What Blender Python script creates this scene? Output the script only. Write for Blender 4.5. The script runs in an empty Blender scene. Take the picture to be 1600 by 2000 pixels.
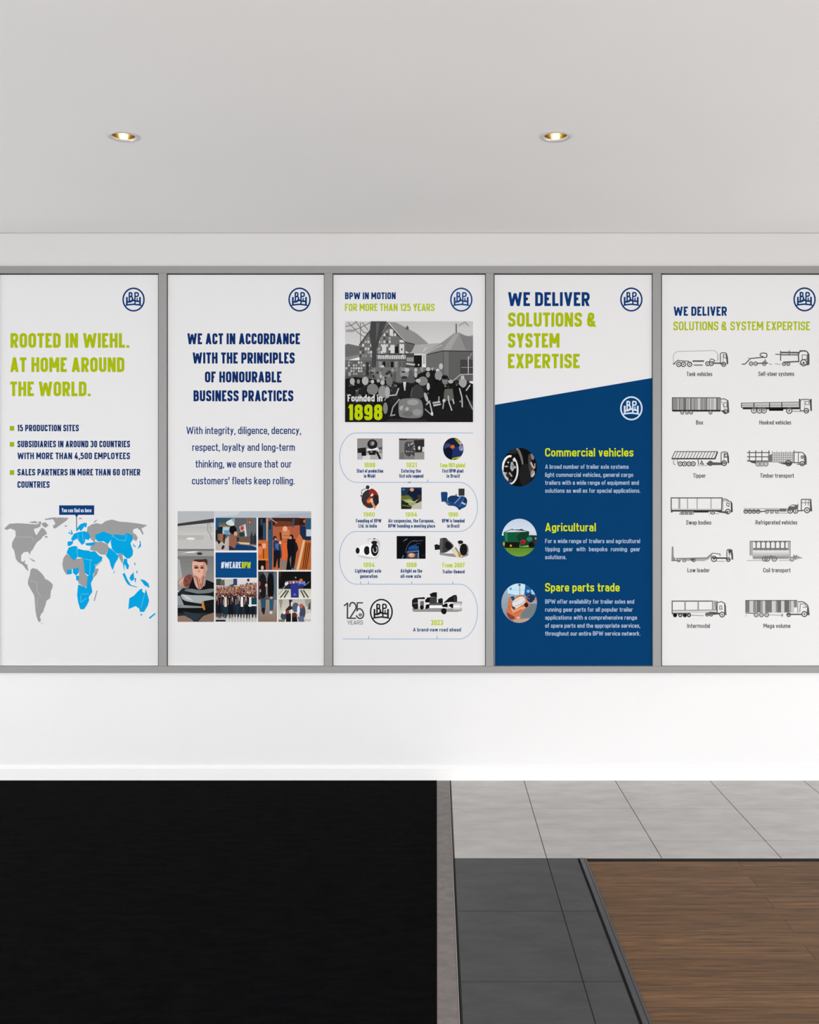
import bpy, math, random
from mathutils import Vector

# ------------------------------------------------------------------ camera, world, lights
SC = bpy.context.scene
COL = SC.collection
F_PX, CAM_H, VPX, VPY = 2000.0, 1.5, 853.0, 945.0      # focal length in px, eye height, vanishing point
DIST = F_PX * CAM_H / (1523.0 - VPY)                   # distance camera -> display wall (wall front is y = 0)
CEIL = CAM_H + (VPY - 455.0) * DIST / F_PX             # ceiling height

cam_d = bpy.data.cameras.new('camera')
cam = bpy.data.objects.new('camera', cam_d); COL.objects.link(cam)
cam.location = (0, -DIST, CAM_H); cam.rotation_euler = (math.radians(90), 0, 0)
cam_d.sensor_fit = 'VERTICAL'; cam_d.sensor_height = 24; cam_d.sensor_width = 24
cam_d.lens = 24 * F_PX / 2000
cam_d.shift_x = -(VPX - 800) / 2000; cam_d.shift_y = -(1000 - VPY) / 2000
cam_d.clip_start = 0.02
SC.camera = cam

SC.view_settings.view_transform = 'Standard'
SC.view_settings.look = 'None'
SC.view_settings.exposure = 0.05
SC.view_settings.gamma = 1.0
SC.view_settings.use_curve_mapping = False

ROOM_L, ROOM_R, ROOM_B = -4.2, 3.6, -9.0
w = bpy.data.worlds.new('daylight'); SC.world = w; w.use_nodes = True
w.node_tree.nodes['Background'].inputs[0].default_value = (0.95, 0.97, 1.0, 1)
w.node_tree.nodes['Background'].inputs[1].default_value = 1.0

def area(name, loc, rot, sx, sy, power, color):
    d = bpy.data.lights.new(name, 'AREA'); d.shape = 'RECTANGLE'; d.size = sx; d.size_y = sy
    d.energy = power; d.color = color
    o = bpy.data.objects.new(name, d); COL.objects.link(o)
    o.location = loc; o.rotation_euler = rot
    return o
R = math.radians
# daylight through the glazed rear wall; the side lamps are fill added for the ceiling
DAY = (1.0, 0.998, 0.994)
UP = R(14)                                  # upward tilt added to brighten the ceiling
area('daylight_window_left', (-2.1, ROOM_B + 0.30, 0.70), (R(90) + UP, 0, 0), 3.2, 1.1, 168, DAY)
area('daylight_window_right', (1.7, ROOM_B + 0.30, 0.70), (R(90) + UP, 0, 0), 3.2, 1.1, 168, DAY)
area('added_fill_left', (ROOM_L + 0.3, -2.5, 0.5), (R(90) + UP, 0, R(-90)), 3.6, 0.7, 39, DAY)
area('added_fill_right', (ROOM_R - 0.3, -2.5, 0.5), (R(90) + UP, 0, R(90)), 3.6, 0.7, 30, DAY)

# ------------------------------------------------------------------ helpers
def lin(h):
    h = h.lstrip('#'); r = []
    for i in (0, 2, 4):
        c = int(h[i:i+2], 16) / 255
        r.append(c / 12.92 if c <= 0.04045 else ((c + 0.055) / 1.055) ** 2.4)
    return tuple(r)

def W(px, py, y=0.0):
    """a point measured on the wall (or a plane parallel to it at depth y) in metres"""
    d = DIST + y
    return ((px - VPX) * d / F_PX, y, CAM_H + (VPY - py) * d / F_PX)

def new_mat(name, color, rough=0.6, spec=0.3, metal=0.0):
    m = bpy.data.materials.new(name); m.use_nodes = True
    b = m.node_tree.nodes['Principled BSDF']
    b.inputs['Base Color'].default_value = (*color, 1)
    b.inputs['Roughness'].default_value = rough
    b.inputs['Specular IOR Level'].default_value = spec
    b.inputs['Metallic'].default_value = metal
    return m

def nodes(m):
    nt = m.node_tree
    return nt, nt.nodes, nt.links, nt.nodes['Principled BSDF']

def mesh_obj(name, verts, faces, mat, parent=None, smooth=False):
    me = bpy.data.meshes.new(name); me.from_pydata(verts, [], faces); me.update()
    if smooth:
        for p in me.polygons: p.use_smooth = True
    o = bpy.data.objects.new(name, me); COL.objects.link(o)
    if mat: me.materials.append(mat)
    if parent: o.parent = parent
    return o

class MB:
    def __init__(s): s.v = []; s.f = []
    def box(s, a, b):
        x0, x1 = sorted((a[0], b[0])); y0, y1 = sorted((a[1], b[1])); z0, z1 = sorted((a[2], b[2]))
        n = len(s.v)
        s.v += [(x0,y0,z0),(x1,y0,z0),(x1,y1,z0),(x0,y1,z0),(x0,y0,z1),(x1,y0,z1),(x1,y1,z1),(x0,y1,z1)]
        s.f += [tuple(n+i for i in q) for q in ((0,3,2,1),(4,5,6,7),(0,1,5,4),(1,2,6,5),(2,3,7,6),(3,0,4,7))]
        return s
    def prism(s, pts, axis_pts):
        """sweep a closed profile (list of 3D offsets) between two points"""
        n = len(s.v); k = len(pts)
        for p in axis_pts: s.v += [tuple(Vector(p) + Vector(q)) for q in pts]
        for i in range(k): s.f.append((n+i, n+(i+1) % k, n+k+(i+1) % k, n+k+i))
        s.f.append(tuple(n+i for i in reversed(range(k)))); s.f.append(tuple(n+k+i for i in range(k)))
        return s
    def lathe(s, prof, seg=40):
        n = len(s.v); k = len(prof)
        for i in range(seg):
            a = 2*math.pi*i/seg
            s.v += [(r*math.cos(a), r*math.sin(a), z) for r, z in prof]
        for i in range(seg):
            for j in range(k-1):
                a, b = n+i*k+j, n+((i+1) % seg)*k+j
                s.f.append((a, b, b+1, a+1))
        return s
    def obj(s, name, mat, parent=None, bevel=0, smooth=False):
        o = mesh_obj(name, s.v, s.f, mat, parent, smooth)
        if bevel:
            bm = o.modifiers.new('bevel', 'BEVEL'); bm.width = bevel; bm.segments = 2; bm.limit_method = 'ANGLE'
        return o

def empty(name, loc=(0, 0, 0)):
    o = bpy.data.objects.new(name, None); COL.objects.link(o); o.location = loc; o.empty_display_size = 0.1
    return o

def tag(o, label=None, cat=None, group=None, kind=None):
    if label: o['label'] = label
    if cat: o['category'] = cat
    if group: o['group'] = group
    if kind: o['kind'] = kind
    return o

# ------------------------------------------------------------------ materials
def plaster(name, color, bump=0.05, scale=180):
    m = new_mat(name, color, 0.85, 0.15); nt, N, L, b = nodes(m)
    tc = N.new('ShaderNodeTexCoord'); nz = N.new('ShaderNodeTexNoise'); nz.inputs['Scale'].default_value = scale
    nz.inputs['Detail'].default_value = 4
    bp = N.new('ShaderNodeBump'); bp.inputs['Strength'].default_value = bump; bp.inputs['Distance'].default_value = 0.002
    L.new(tc.outputs['Object'], nz.inputs['Vector']); L.new(nz.outputs['Fac'], bp.inputs['Height'])
    L.new(bp.outputs['Normal'], b.inputs['Normal'])
    n2 = N.new('ShaderNodeTexNoise'); n2.inputs['Scale'].default_value = 1.3; n2.inputs['Detail'].default_value = 3
    mp = N.new('ShaderNodeMapRange'); mp.inputs['To Min'].default_value = 0.975; mp.inputs['To Max'].default_value = 1.02
    mx = N.new('ShaderNodeMix'); mx.data_type = 'RGBA'; mx.blend_type = 'MULTIPLY'; mx.inputs[0].default_value = 1
    mx.inputs[6].default_value = (*color, 1)
    L.new(tc.outputs['Object'], n2.inputs['Vector']); L.new(n2.outputs['Fac'], mp.inputs['Value'])
    L.new(mp.outputs[0], mx.inputs[7]); L.new(mx.outputs[2], b.inputs['Base Color'])
    return m

M_WALL = plaster('wall_paint', (0.83, 0.833, 0.84))
M_CEIL = plaster('ceiling_paint', (0.915, 0.904, 0.896), 0.04)
M_SKIRT = new_mat('skirting_paint', (0.90, 0.90, 0.905), 0.4, 0.4)
M_ALU = new_mat('satin_aluminium', (0.30, 0.297, 0.294), 0.5, 0.35, 0.15)
M_GASKET_SHADE = new_mat('black_gasket_shade', (0.03, 0.03, 0.03), 0.8, 0.1)  # near black, carries the shade in the gaps
M_BOARD = new_mat('white_laminate', (0.745, 0.745, 0.752), 0.5, 0.15)
M_DARKMETAL = new_mat('dark_metal_trim', (0.055, 0.055, 0.058), 0.45, 0.4)

def streaky(name, base, var, scale, stretch, rough, spec, bump=0.0, extra=None):
    """two-tone procedural mottling stretched along x"""
    m = new_mat(name, base, rough, spec); nt, N, L, b = nodes(m)
    tc = N.new('ShaderNodeTexCoord'); mp = N.new('ShaderNodeMapping'); mp.inputs['Scale'].default_value = stretch
    nz = N.new('ShaderNodeTexNoise'); nz.inputs['Scale'].default_value = scale; nz.inputs['Detail'].default_value = 6
    nz.inputs['Roughness'].default_value = 0.62
    cr = N.new('ShaderNodeValToRGB')
    lo = tuple(c*(1-var) for c in base); hi = tuple(c*(1+var) for c in base)
    cr.color_ramp.elements[0].color = (*lo, 1); cr.color_ramp.elements[0].position = 0.3
    cr.color_ramp.elements[1].color = (*hi, 1); cr.color_ramp.elements[1].position = 0.7
    L.new(tc.outputs['Object'], mp.inputs['Vector']); L.new(mp.outputs[0], nz.inputs['Vector'])
    L.new(nz.outputs['Fac'], cr.inputs['Fac']); L.new(cr.outputs['Color'], b.inputs['Base Color'])
    if bump:
        bp = N.new('ShaderNodeBump'); bp.inputs['Strength'].default_value = bump; bp.inputs['Distance'].default_value = 0.002
        L.new(nz.outputs['Fac'], bp.inputs['Height']); L.new(bp.outputs['Normal'], b.inputs['Normal'])
    return m, cr

M_TILE, _ = streaky('light_grey_tile', (0.51, 0.493, 0.480), 0.13, 5, (1, 2.6, 1), 0.5, 0.3)
M_DTILE, _ = streaky('dark_grey_tile', (0.066, 0.067, 0.070), 0.24, 6, (1, 2.2, 1), 0.55, 0.3)
M_GROUT = new_mat('grey_grout', (0.10, 0.096, 0.092), 0.9, 0.1)
M_DGROUT = new_mat('dark_grout', (0.03, 0.03, 0.03), 0.9, 0.1)
M_STONE, _ = streaky('stone_strip', (0.215, 0.192, 0.183), 0.2, 14, (1.2, 1.6, 1), 0.6, 0.25)
M_STONEEDGE = new_mat('pale_metal_edge', (0.33, 0.32, 0.31), 0.45, 0.4)

def carpet_mat():
    m = new_mat('black_ribbed_carpet', (0.006, 0.006, 0.0065), 1.0, 0.02); nt, N, L, b = nodes(m)
    tc = N.new('ShaderNodeTexCoord')
    mp = N.new('ShaderNodeMapping'); mp.inputs['Scale'].default_value = (1, 3.2, 1)
    nz = N.new('ShaderNodeTexNoise'); nz.inputs['Scale'].default_value = 9; nz.inputs['Detail'].default_value = 8
    nz.inputs['Roughness'].default_value = 0.75
    n2 = N.new('ShaderNodeTexNoise'); n2.inputs['Scale'].default_value = 420; n2.inputs['Detail'].default_value = 2
    mu = N.new('ShaderNodeMath'); mu.operation = 'MULTIPLY'
    cr = N.new('ShaderNodeValToRGB')
    cr.color_ramp.elements[0].color = (0.0007, 0.0007, 0.0009, 1); cr.color_ramp.elements[0].position = 0.12
    cr.color_ramp.elements[1].color = (0.0085, 0.0088, 0.0100, 1); cr.color_ramp.elements[1].position = 0.46
    L.new(tc.outputs['Object'], mp.inputs['Vector']); L.new(mp.outputs[0], nz.inputs['Vector'])
    L.new(tc.outputs['Object'], n2.inputs['Vector'])
    L.new(nz.outputs['Fac'], mu.inputs[0]); L.new(n2.outputs['Fac'], mu.inputs[1])
    L.new(mu.outputs[0], cr.inputs['Fac']); L.new(cr.outputs['Color'], b.inputs['Base Color'])
    bp = N.new('ShaderNodeBump'); bp.inputs['Strength'].default_value = 0.5; bp.inputs['Distance'].default_value = 0.003
    L.new(n2.outputs['Fac'], bp.inputs['Height']); L.new(bp.outputs['Normal'], b.inputs['Normal'])
    return m
M_CARPET = carpet_mat()

def wood_mat():
    m = new_mat('walnut_planks', (0.13, 0.08, 0.05), 0.6, 0.12); nt, N, L, b = nodes(m)
    tc = N.new('ShaderNodeTexCoord')
    br = N.new('ShaderNodeTexBrick'); br.offset = 0.37; br.offset_frequency = 2
    br.inputs['Scale'].default_value = 1.0; br.inputs['Brick Width'].default_value = 1.9
    br.inputs['Row Height'].default_value = 0.098; br.inputs['Mortar Size'].default_value = 0.0012
    br.inputs['Mortar Smooth'].default_value = 0.3; br.inputs['Bias'].default_value = 0.0
    br.inputs['Color1'].default_value = (0, 0, 0, 1); br.inputs['Color2'].default_value = (1, 1, 1, 1)
    br.inputs['Mortar'].default_value = (0.5, 0.5, 0.5, 1)
    L.new(tc.outputs['Object'], br.inputs['Vector'])
    # grain, shifted from plank to plank
    sep = N.new('ShaderNodeVectorMath'); sep.operation = 'MULTIPLY_ADD'
    sep.inputs[1].default_value = (3.1, 7.3, 1.7)
    L.new(br.outputs['Color'], sep.inputs[0]); L.new(tc.outputs['Object'], sep.inputs[2])
    mp = N.new('ShaderNodeMapping'); mp.inputs['Scale'].default_value = (1.5, 27, 1)
    L.new(sep.outputs[0], mp.inputs['Vector'])
    n1 = N.new('ShaderNodeTexNoise'); n1.inputs['Scale'].default_value = 3.2; n1.inputs['Detail'].default_value = 8
    n1.inputs['Roughness'].default_value = 0.72; n1.inputs['Distortion'].default_value = 0.5
    L.new(mp.outputs[0], n1.inputs['Vector'])
    cr = N.new('ShaderNodeValToRGB'); e = cr.color_ramp.elements
    e[0].position = 0.28; e[0].color = (0.060, 0.036, 0.022, 1)
    e[1].position = 0.74; e[1].color = (0.315, 0.168, 0.080, 1)
    k = e.new(0.44); k.color = (0.138, 0.081, 0.045, 1)
    k = e.new(0.56); k.color = (0.195, 0.108, 0.055, 1)
    L.new(n1.outputs['Fac'], cr.inputs['Fac'])
    rp = N.new('ShaderNodeMapRange'); rp.inputs['To Min'].default_value = 0.9; rp.inputs['To Max'].default_value = 1.1
    L.new(br.outputs['Color'], rp.inputs['Value'])
    mx = N.new('ShaderNodeMix'); mx.data_type = 'RGBA'; mx.blend_type = 'MULTIPLY'; mx.inputs[0].default_value = 1
    L.new(cr.outputs['Color'], mx.inputs[6]); L.new(rp.outputs[0], mx.inputs[7])
    dk = N.new('ShaderNodeMix'); dk.data_type = 'RGBA'; dk.inputs[7].default_value = (0.055, 0.036, 0.026, 1)
    L.new(br.outputs['Fac'], dk.inputs[0]); L.new(mx.outputs[2], dk.inputs[6])
    L.new(dk.outputs[2], b.inputs['Base Color'])
    bp = N.new('ShaderNodeBump'); bp.inputs['Strength'].default_value = 0.12; bp.inputs['Distance'].default_value = 0.001
    L.new(n1.outputs['Fac'], bp.inputs['Height']); L.new(bp.outputs['Normal'], b.inputs['Normal'])
    return m
M_WOOD = wood_mat()

def ink_mat():
    m = new_mat('printed_ink', (0.5, 0.5, 0.5), 0.6, 0.03); nt, N, L, b = nodes(m)
    at = N.new('ShaderNodeAttribute'); at.attribute_name = 'ink'
    L.new(at.outputs['Color'], b.inputs['Base Color'])
    return m
M_INK = ink_mat()

# ------------------------------------------------------------------ room shell
HOLES = []     # downlight centres on the ceiling, from their place on it
LIGHT_R = 0.046
for px in (241.5, 1085.5):
    d = F_PX * (CEIL - CAM_H) / (VPY - 266.0)
    HOLES.append(((px - VPX) * d / F_PX, d - DIST))

def build_ceiling():
    b = MB(); z = CEIL; zt = CEIL + 0.15; s = 0.12
    def quad(x0, y0, x1, y1):
        n = len(b.v); b.v.extend([(x0,y0,z),(x0,y1,z),(x1,y1,z),(x1,y0,z)]); b.f.append((n,n+1,n+2,n+3))
    hy = HOLES[0][1]
    x0, x1, y0, y1 = ROOM_L, ROOM_R, ROOM_B, 0.0
    quad(x0, y0, x1, hy-s); quad(x0, hy+s, x1, y1)
    xs = [x0]
    for hx, _ in HOLES: xs += [hx-s, hx+s]
    xs.append(x1)
    for i in range(0, len(xs), 2): quad(xs[i], hy-s, xs[i+1], hy+s)
    seg = 48
    for hx, _ in HOLES:
        n = len(b.v)
        for i in range(seg):
            a = 2*math.pi*i/seg; c, t = math.cos(a), math.sin(a)
            k = s / max(abs(c), abs(t))
            b.v.append((hx + LIGHT_R*c, hy + LIGHT_R*t, z)); b.v.append((hx + k*c, hy + k*t, z))
        for i in range(seg):
            p, q = n+2*i, n+2*((i+1) % seg)
            b.f.append((p, p+1, q+1, q))
    b.box((x0, y0, zt-0.02), (x1, y1, zt))
    for a, c in (((x0,y0),(x1,y0)), ((x0,y1),(x1,y1)), ((x0,y0),(x0,y1)), ((x1,y0),(x1,y1))):
        n = len(b.v); b.v.extend([(*a,z),(*c,z),(*c,zt),(*a,zt)]); b.f.append((n,n+1,n+2,n+3))
    return tag(b.obj('ceiling', M_CEIL), kind='structure')
build_ceiling()

TH = 0.15
FD = -0.019        # how far the display frame stands out from the wall
tag(MB().box((ROOM_L-TH, 0, -0.1), (ROOM_R+TH, TH, CEIL+0.15)).obj('wall_back', M_WALL), kind='structure')
# side walls, each with an unseen low window added for the fill lamp
SY0, SY1, SZ0, SZ1 = -4.5, -0.5, 0.15, 1.8
for nm, xa, xb in (('wall_left', ROOM_L-TH, ROOM_L), ('wall_right', ROOM_R, ROOM_R+TH)):
    b = MB()
    b.box((xa, SY1, -0.1), (xb, 0, CEIL+0.15)).box((xa, ROOM_B, -0.1), (xb, SY0, CEIL+0.15))
    b.box((xa, SY0, -0.1), (xb, SY1, SZ0)).box((xa, SY0, SZ1), (xb, SY1, CEIL+0.15))
    tag(b.obj(nm, M_WALL), kind='structure')
# rear wall (behind the camera) with two glazed openings
b = MB(); y0, y1 = ROOM_B-TH, ROOM_B
for xa, xb in ((ROOM_L-TH, -3.8), (-0.4, 0.0), (3.4, ROOM_R+TH)): b.box((xa, y0, -0.1), (xb, y1, CEIL+0.15))
for xa, xb in ((-3.8, -0.4), (0.0, 3.4)):
    b.box((xa, y0, -0.1), (xb, y1, 0.12)).box((xa, y0, 2.58), (xb, y1, CEIL+0.15))
tag(b.obj('wall_front', M_WALL), kind='structure')
M_GLASS = new_mat('window_glass', (1, 1, 1), 0.0, 0.5)
M_GLASS.node_tree.nodes['Principled BSDF'].inputs['Transmission Weight'].default_value = 1.0
def window(name, a, b_, axis):
    """frame bars with a glass pane; a, b_ are opposite corners of the opening, axis the thin direction"""
    fr = MB(); t = 0.05
    (xa, ya, za), (xb, yb, zb) = a, b_
    u = 1 - axis
    lo, hi = list(a), list(b_)
    def bar(u0, u1, z0, z1):
        p, q = [0, 0, z0], [0, 0, z1]
        p[axis], q[axis] = lo[axis], hi[axis]; p[u], q[u] = u0, u1
        fr.box(p, q)
    u0, u1 = sorted((lo[u], hi[u])); um = (u0+u1)/2
    bar(u0, u1, za, za+t); bar(u0, u1, zb-t, zb)
    for c in (u0, um-t/2, u1-t): bar(c, c+t, za+t, zb-t)
    o = tag(fr.obj(name, M_DARKMETAL), kind='structure')
    c = (lo[axis]+hi[axis])/2
    for c0, c1 in ((u0+t, um-t/2), (um+t/2, u1-t)):
        p, q = [0, 0, za+t], [0, 0, zb-t]; p[axis], q[axis] = c-0.004, c+0.004; p[u], q[u] = c0, c1
        MB().box(p, q).obj('pane', M_GLASS, o)
window('window_1', (-3.8, ROOM_B-0.10, 0.12), (-0.4, ROOM_B-0.04, 2.58), 1)
window('window_2', (0.0, ROOM_B-0.10, 0.12), (3.4, ROOM_B-0.04, 2.58), 1)
window('added_window_right', (ROOM_R+0.04, SY0, SZ0), (ROOM_R+0.10, SY1, SZ1), 0)  # this and the next are added openings, never seen
window('added_window_left', (ROOM_L-0.10, SY0, SZ0), (ROOM_L-0.04, SY1, SZ1), 0)

# skirting along the display wall
h = 0.0675
prof = [(0, 0, 0), (0, -0.013, 0), (0, -0.013, h-0.007), (0, -0.008, h), (0, 0, h)]
tag(MB().prism(prof, [(ROOM_L, 0, 0), (ROOM_R, 0, 0)]).obj('baseboard_back', M_SKIRT), kind='structure')
# band above the frame; the dimmer light up there is put into its darker paint
M_BAND = plaster('dimmed_band_paint', (0.66, 0.652, 0.648), 0.04)
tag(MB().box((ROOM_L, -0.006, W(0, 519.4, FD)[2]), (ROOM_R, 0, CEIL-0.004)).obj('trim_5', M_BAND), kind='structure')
# thin grey strip standing in for the shadow line between wall and ceiling
tag(MB().box((ROOM_L, -0.004, CEIL-0.004), (ROOM_R, 0, CEIL)).obj('trim_1', new_mat('joint_shade', (0.45, 0.44, 0.43), 0.8, 0.1)), kind='structure')

# ---- floor: light tiles, dark tiles and a wooden inlay on one slab
X_STRIP0, X_STRIP1 = 0.0, 0.0675
Y_DARK = -1.086
X_WOOD0, X_WOOD1 = 0.5645, 0.600
floor = tag(MB().box((ROOM_L, ROOM_B, -0.1), (ROOM_R, 0, -0.02)).obj('floor', M_GROUT), kind='structure')
g = 0.0034
def tiles(name, xs, ys, mat):
    b = MB()
    for i in range(len(xs)-1):
        for j in range(len(ys)-1):
            b.box((xs[i]+g/2, ys[j]+g/2, -0.02), (xs[i+1]-g/2, ys[j+1]-g/2, 0.0))
    return b.obj(name, mat, floor, bevel=0.0008)
def grout(name, x0, y0, x1, y1, mat): return MB().box((x0, y0, -0.0195), (x1, y1, -0.0012)).obj(name, mat, floor)
xs = [X_STRIP1 + 0.004, 0.4416, 0.903, 1.382, 1.855, 2.325, 2.80, 3.27, ROOM_R]
tiles('light_tiles', xs, [Y_DARK, -0.886, -0.458, 0.0], M_TILE)
grout('light_grout', X_STRIP1, Y_DARK, ROOM_R, 0, M_GROUT)
ys = [ROOM_B] + [Y_DARK - 0.509*k for k in range(15, -1, -1)]
ys = [y for y in ys if y >= ROOM_B]
tiles('dark_tiles', [X_STRIP1 + 0.004, 0.4416, X_WOOD0], ys, M_DTILE)
grout('dark_grout', X_STRIP1, ROOM_B, X_WOOD0, Y_DARK, M_DGROUT)
MB().box((X_WOOD1, ROOM_B, -0.02), (ROOM_R, Y_DARK-0.034, -0.0015)).obj('wood_planks', M_WOOD, floor)

# dark profile around the wooden inlay: outer lip, groove and inner lip
tr = MB()
tr.box((X_WOOD0+0.008, ROOM_B, -0.02), (X_WOOD0+0.024, Y_DARK-0.006, 0.003))
tr.box((X_WOOD0+0.026, ROOM_B, -0.02), (X_WOOD1-0.001, Y_DARK-0.006, 0.001))
t1 = tag(tr.obj('trim_2', new_mat('charcoal_profile', (0.068, 0.069, 0.072), 0.42, 0.4), bevel=0.001), kind='structure')
tag(MB().box((X_WOOD0+0.004, Y_DARK-0.034, -0.02), (ROOM_R, Y_DARK-0.002, -0.004)).obj('trim_3', new_mat('dark_recess_profile', (0.018, 0.016, 0.015), 0.8, 0.1)), kind='structure')
MB().box((X_WOOD0+0.001, ROOM_B, -0.02), (X_WOOD0+0.0075, Y_DARK-0.001, -0.006)).obj('shadow_gap', M_GASKET_SHADE, t1)  # black strip, the shade of the gap put into its colour
# stone strip beside the mat
st = tag(MB().box((X_STRIP0+0.001, ROOM_B, -0.02), (X_STRIP1-0.006, 0, 0.0)).obj('trim_4', M_STONE, bevel=0.001), kind='structure')
MB().box((X_STRIP1-0.0055, ROOM_B, -0.02), (X_STRIP1-0.0025, 0, 0.0005)).obj('edge_profile', M_STONEEDGE, st)
# black entrance mat
mat = MB().box((ROOM_L+0.01, ROOM_B+0.01, -0.02), (-0.001, -0.014, 0.001)).obj('entrance_mat', M_CARPET)
tag(mat, 'large black ribbed entrance mat filling the floor left of the stone strip', 'mat')

# ------------------------------------------------------------------ printing: strokes, shapes and a condensed sans alphabet
def round_path(pts, r, closed=False, n=6):
    out = []; m = len(pts)
    for i in range(m):
        if not closed and i in (0, m-1): out.append(pts[i]); continue
        p, a, c = pts[i], pts[i-1], pts[(i+1) % m]
        la = math.dist(p, a); lc = math.dist(p, c)
        if la < 1e-9 or lc < 1e-9: continue
        ra = min(r, la*0.5); rc = min(r, lc*0.5); rr = min(ra, rc)
        s = (p[0]+(a[0]-p[0])*rr/la, p[1]+(a[1]-p[1])*rr/la)
        e = (p[0]+(c[0]-p[0])*rr/lc, p[1]+(c[1]-p[1])*rr/lc)
        for k in range(n+1):
            t = k/n; q = 0.28          # control pulled in slightly: close to a circular arc
            u0, u1, u2 = (1-t)**2, 2*t*(1-t), t*t
            out.append((u0*s[0]+u1*p[0]+u2*e[0], u0*s[1]+u1*p[1]+u2*e[1]))
    return out

def strip(pts, wd, closed=False):
    """quads of a stroked path"""
    P = [pts[0]]
    for p in pts[1:]:
        if math.dist(p, P[-1]) > 1e-6: P.append(p)
    if closed and math.dist(P[0], P[-1]) < 1e-6: P.pop()
    n = len(P); L, Rr = [], []
    if n < 2: return []
    for i in range(n):
        if closed or 0 < i < n-1:
            a, c = P[i-1], P[(i+1) % n]
        elif i == 0: a, c = P[0], P[1]
        else: a, c = P[-2], P[-1]
        b = P[i]
        d1 = (b[0]-a[0], b[1]-a[1]); d2 = (c[0]-b[0], c[1]-b[1])
        l1 = math.hypot(*d1); l2 = math.hypot(*d2)
        if l1 < 1e-9: d1, l1 = d2, l2
        if l2 < 1e-9: d2, l2 = d1, l1
        n1 = (-d1[1]/l1, d1[0]/l1); n2 = (-d2[1]/l2, d2[0]/l2)
        m = (n1[0]+n2[0], n1[1]+n2[1]); ml = m[0]**2+m[1]**2
        k = 2/ml if ml > 0.5 else 1.0/math.sqrt(max(ml, 1e-6))
        if ml <= 0.5: k = 1.2/math.sqrt(max(ml, 1e-6))
        o = (m[0]*k*wd/2, m[1]*k*wd/2)
        L.append((b[0]+o[0], b[1]+o[1])); Rr.append((b[0]-o[0], b[1]-o[1]))
    q = []
    for i in range(n if closed else n-1):
        j = (i+1) % n
        q.append([L[i], L[j], Rr[j], Rr[i]])
    return q

def clip_poly(pts, win):
    """Sutherland-Hodgman against a convex window (any orientation)"""
    ar = sum(win[i-1][0]*win[i][1]-win[i][0]*win[i-1][1] for i in range(len(win)))
    sg = 1 if ar > 0 else -1
    for i in range(len(win)):
        a, b = win[i-1], win[i]; out = []
        f = lambda p: sg*((b[0]-a[0])*(p[1]-a[1])-(b[1]-a[1])*(p[0]-a[0]))
        for k in range(len(pts)):
            p, q = pts[k-1], pts[k]; fp, fq = f(p), f(q)
            if (fp >= 0) != (fq >= 0):
                t = fp/(fp-fq); out.append((p[0]+(q[0]-p[0])*t, p[1]+(q[1]-p[1])*t))
            if fq >= 0: out.append(q)
        pts = out
        if len(pts) < 3: return []
    return pts

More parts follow.
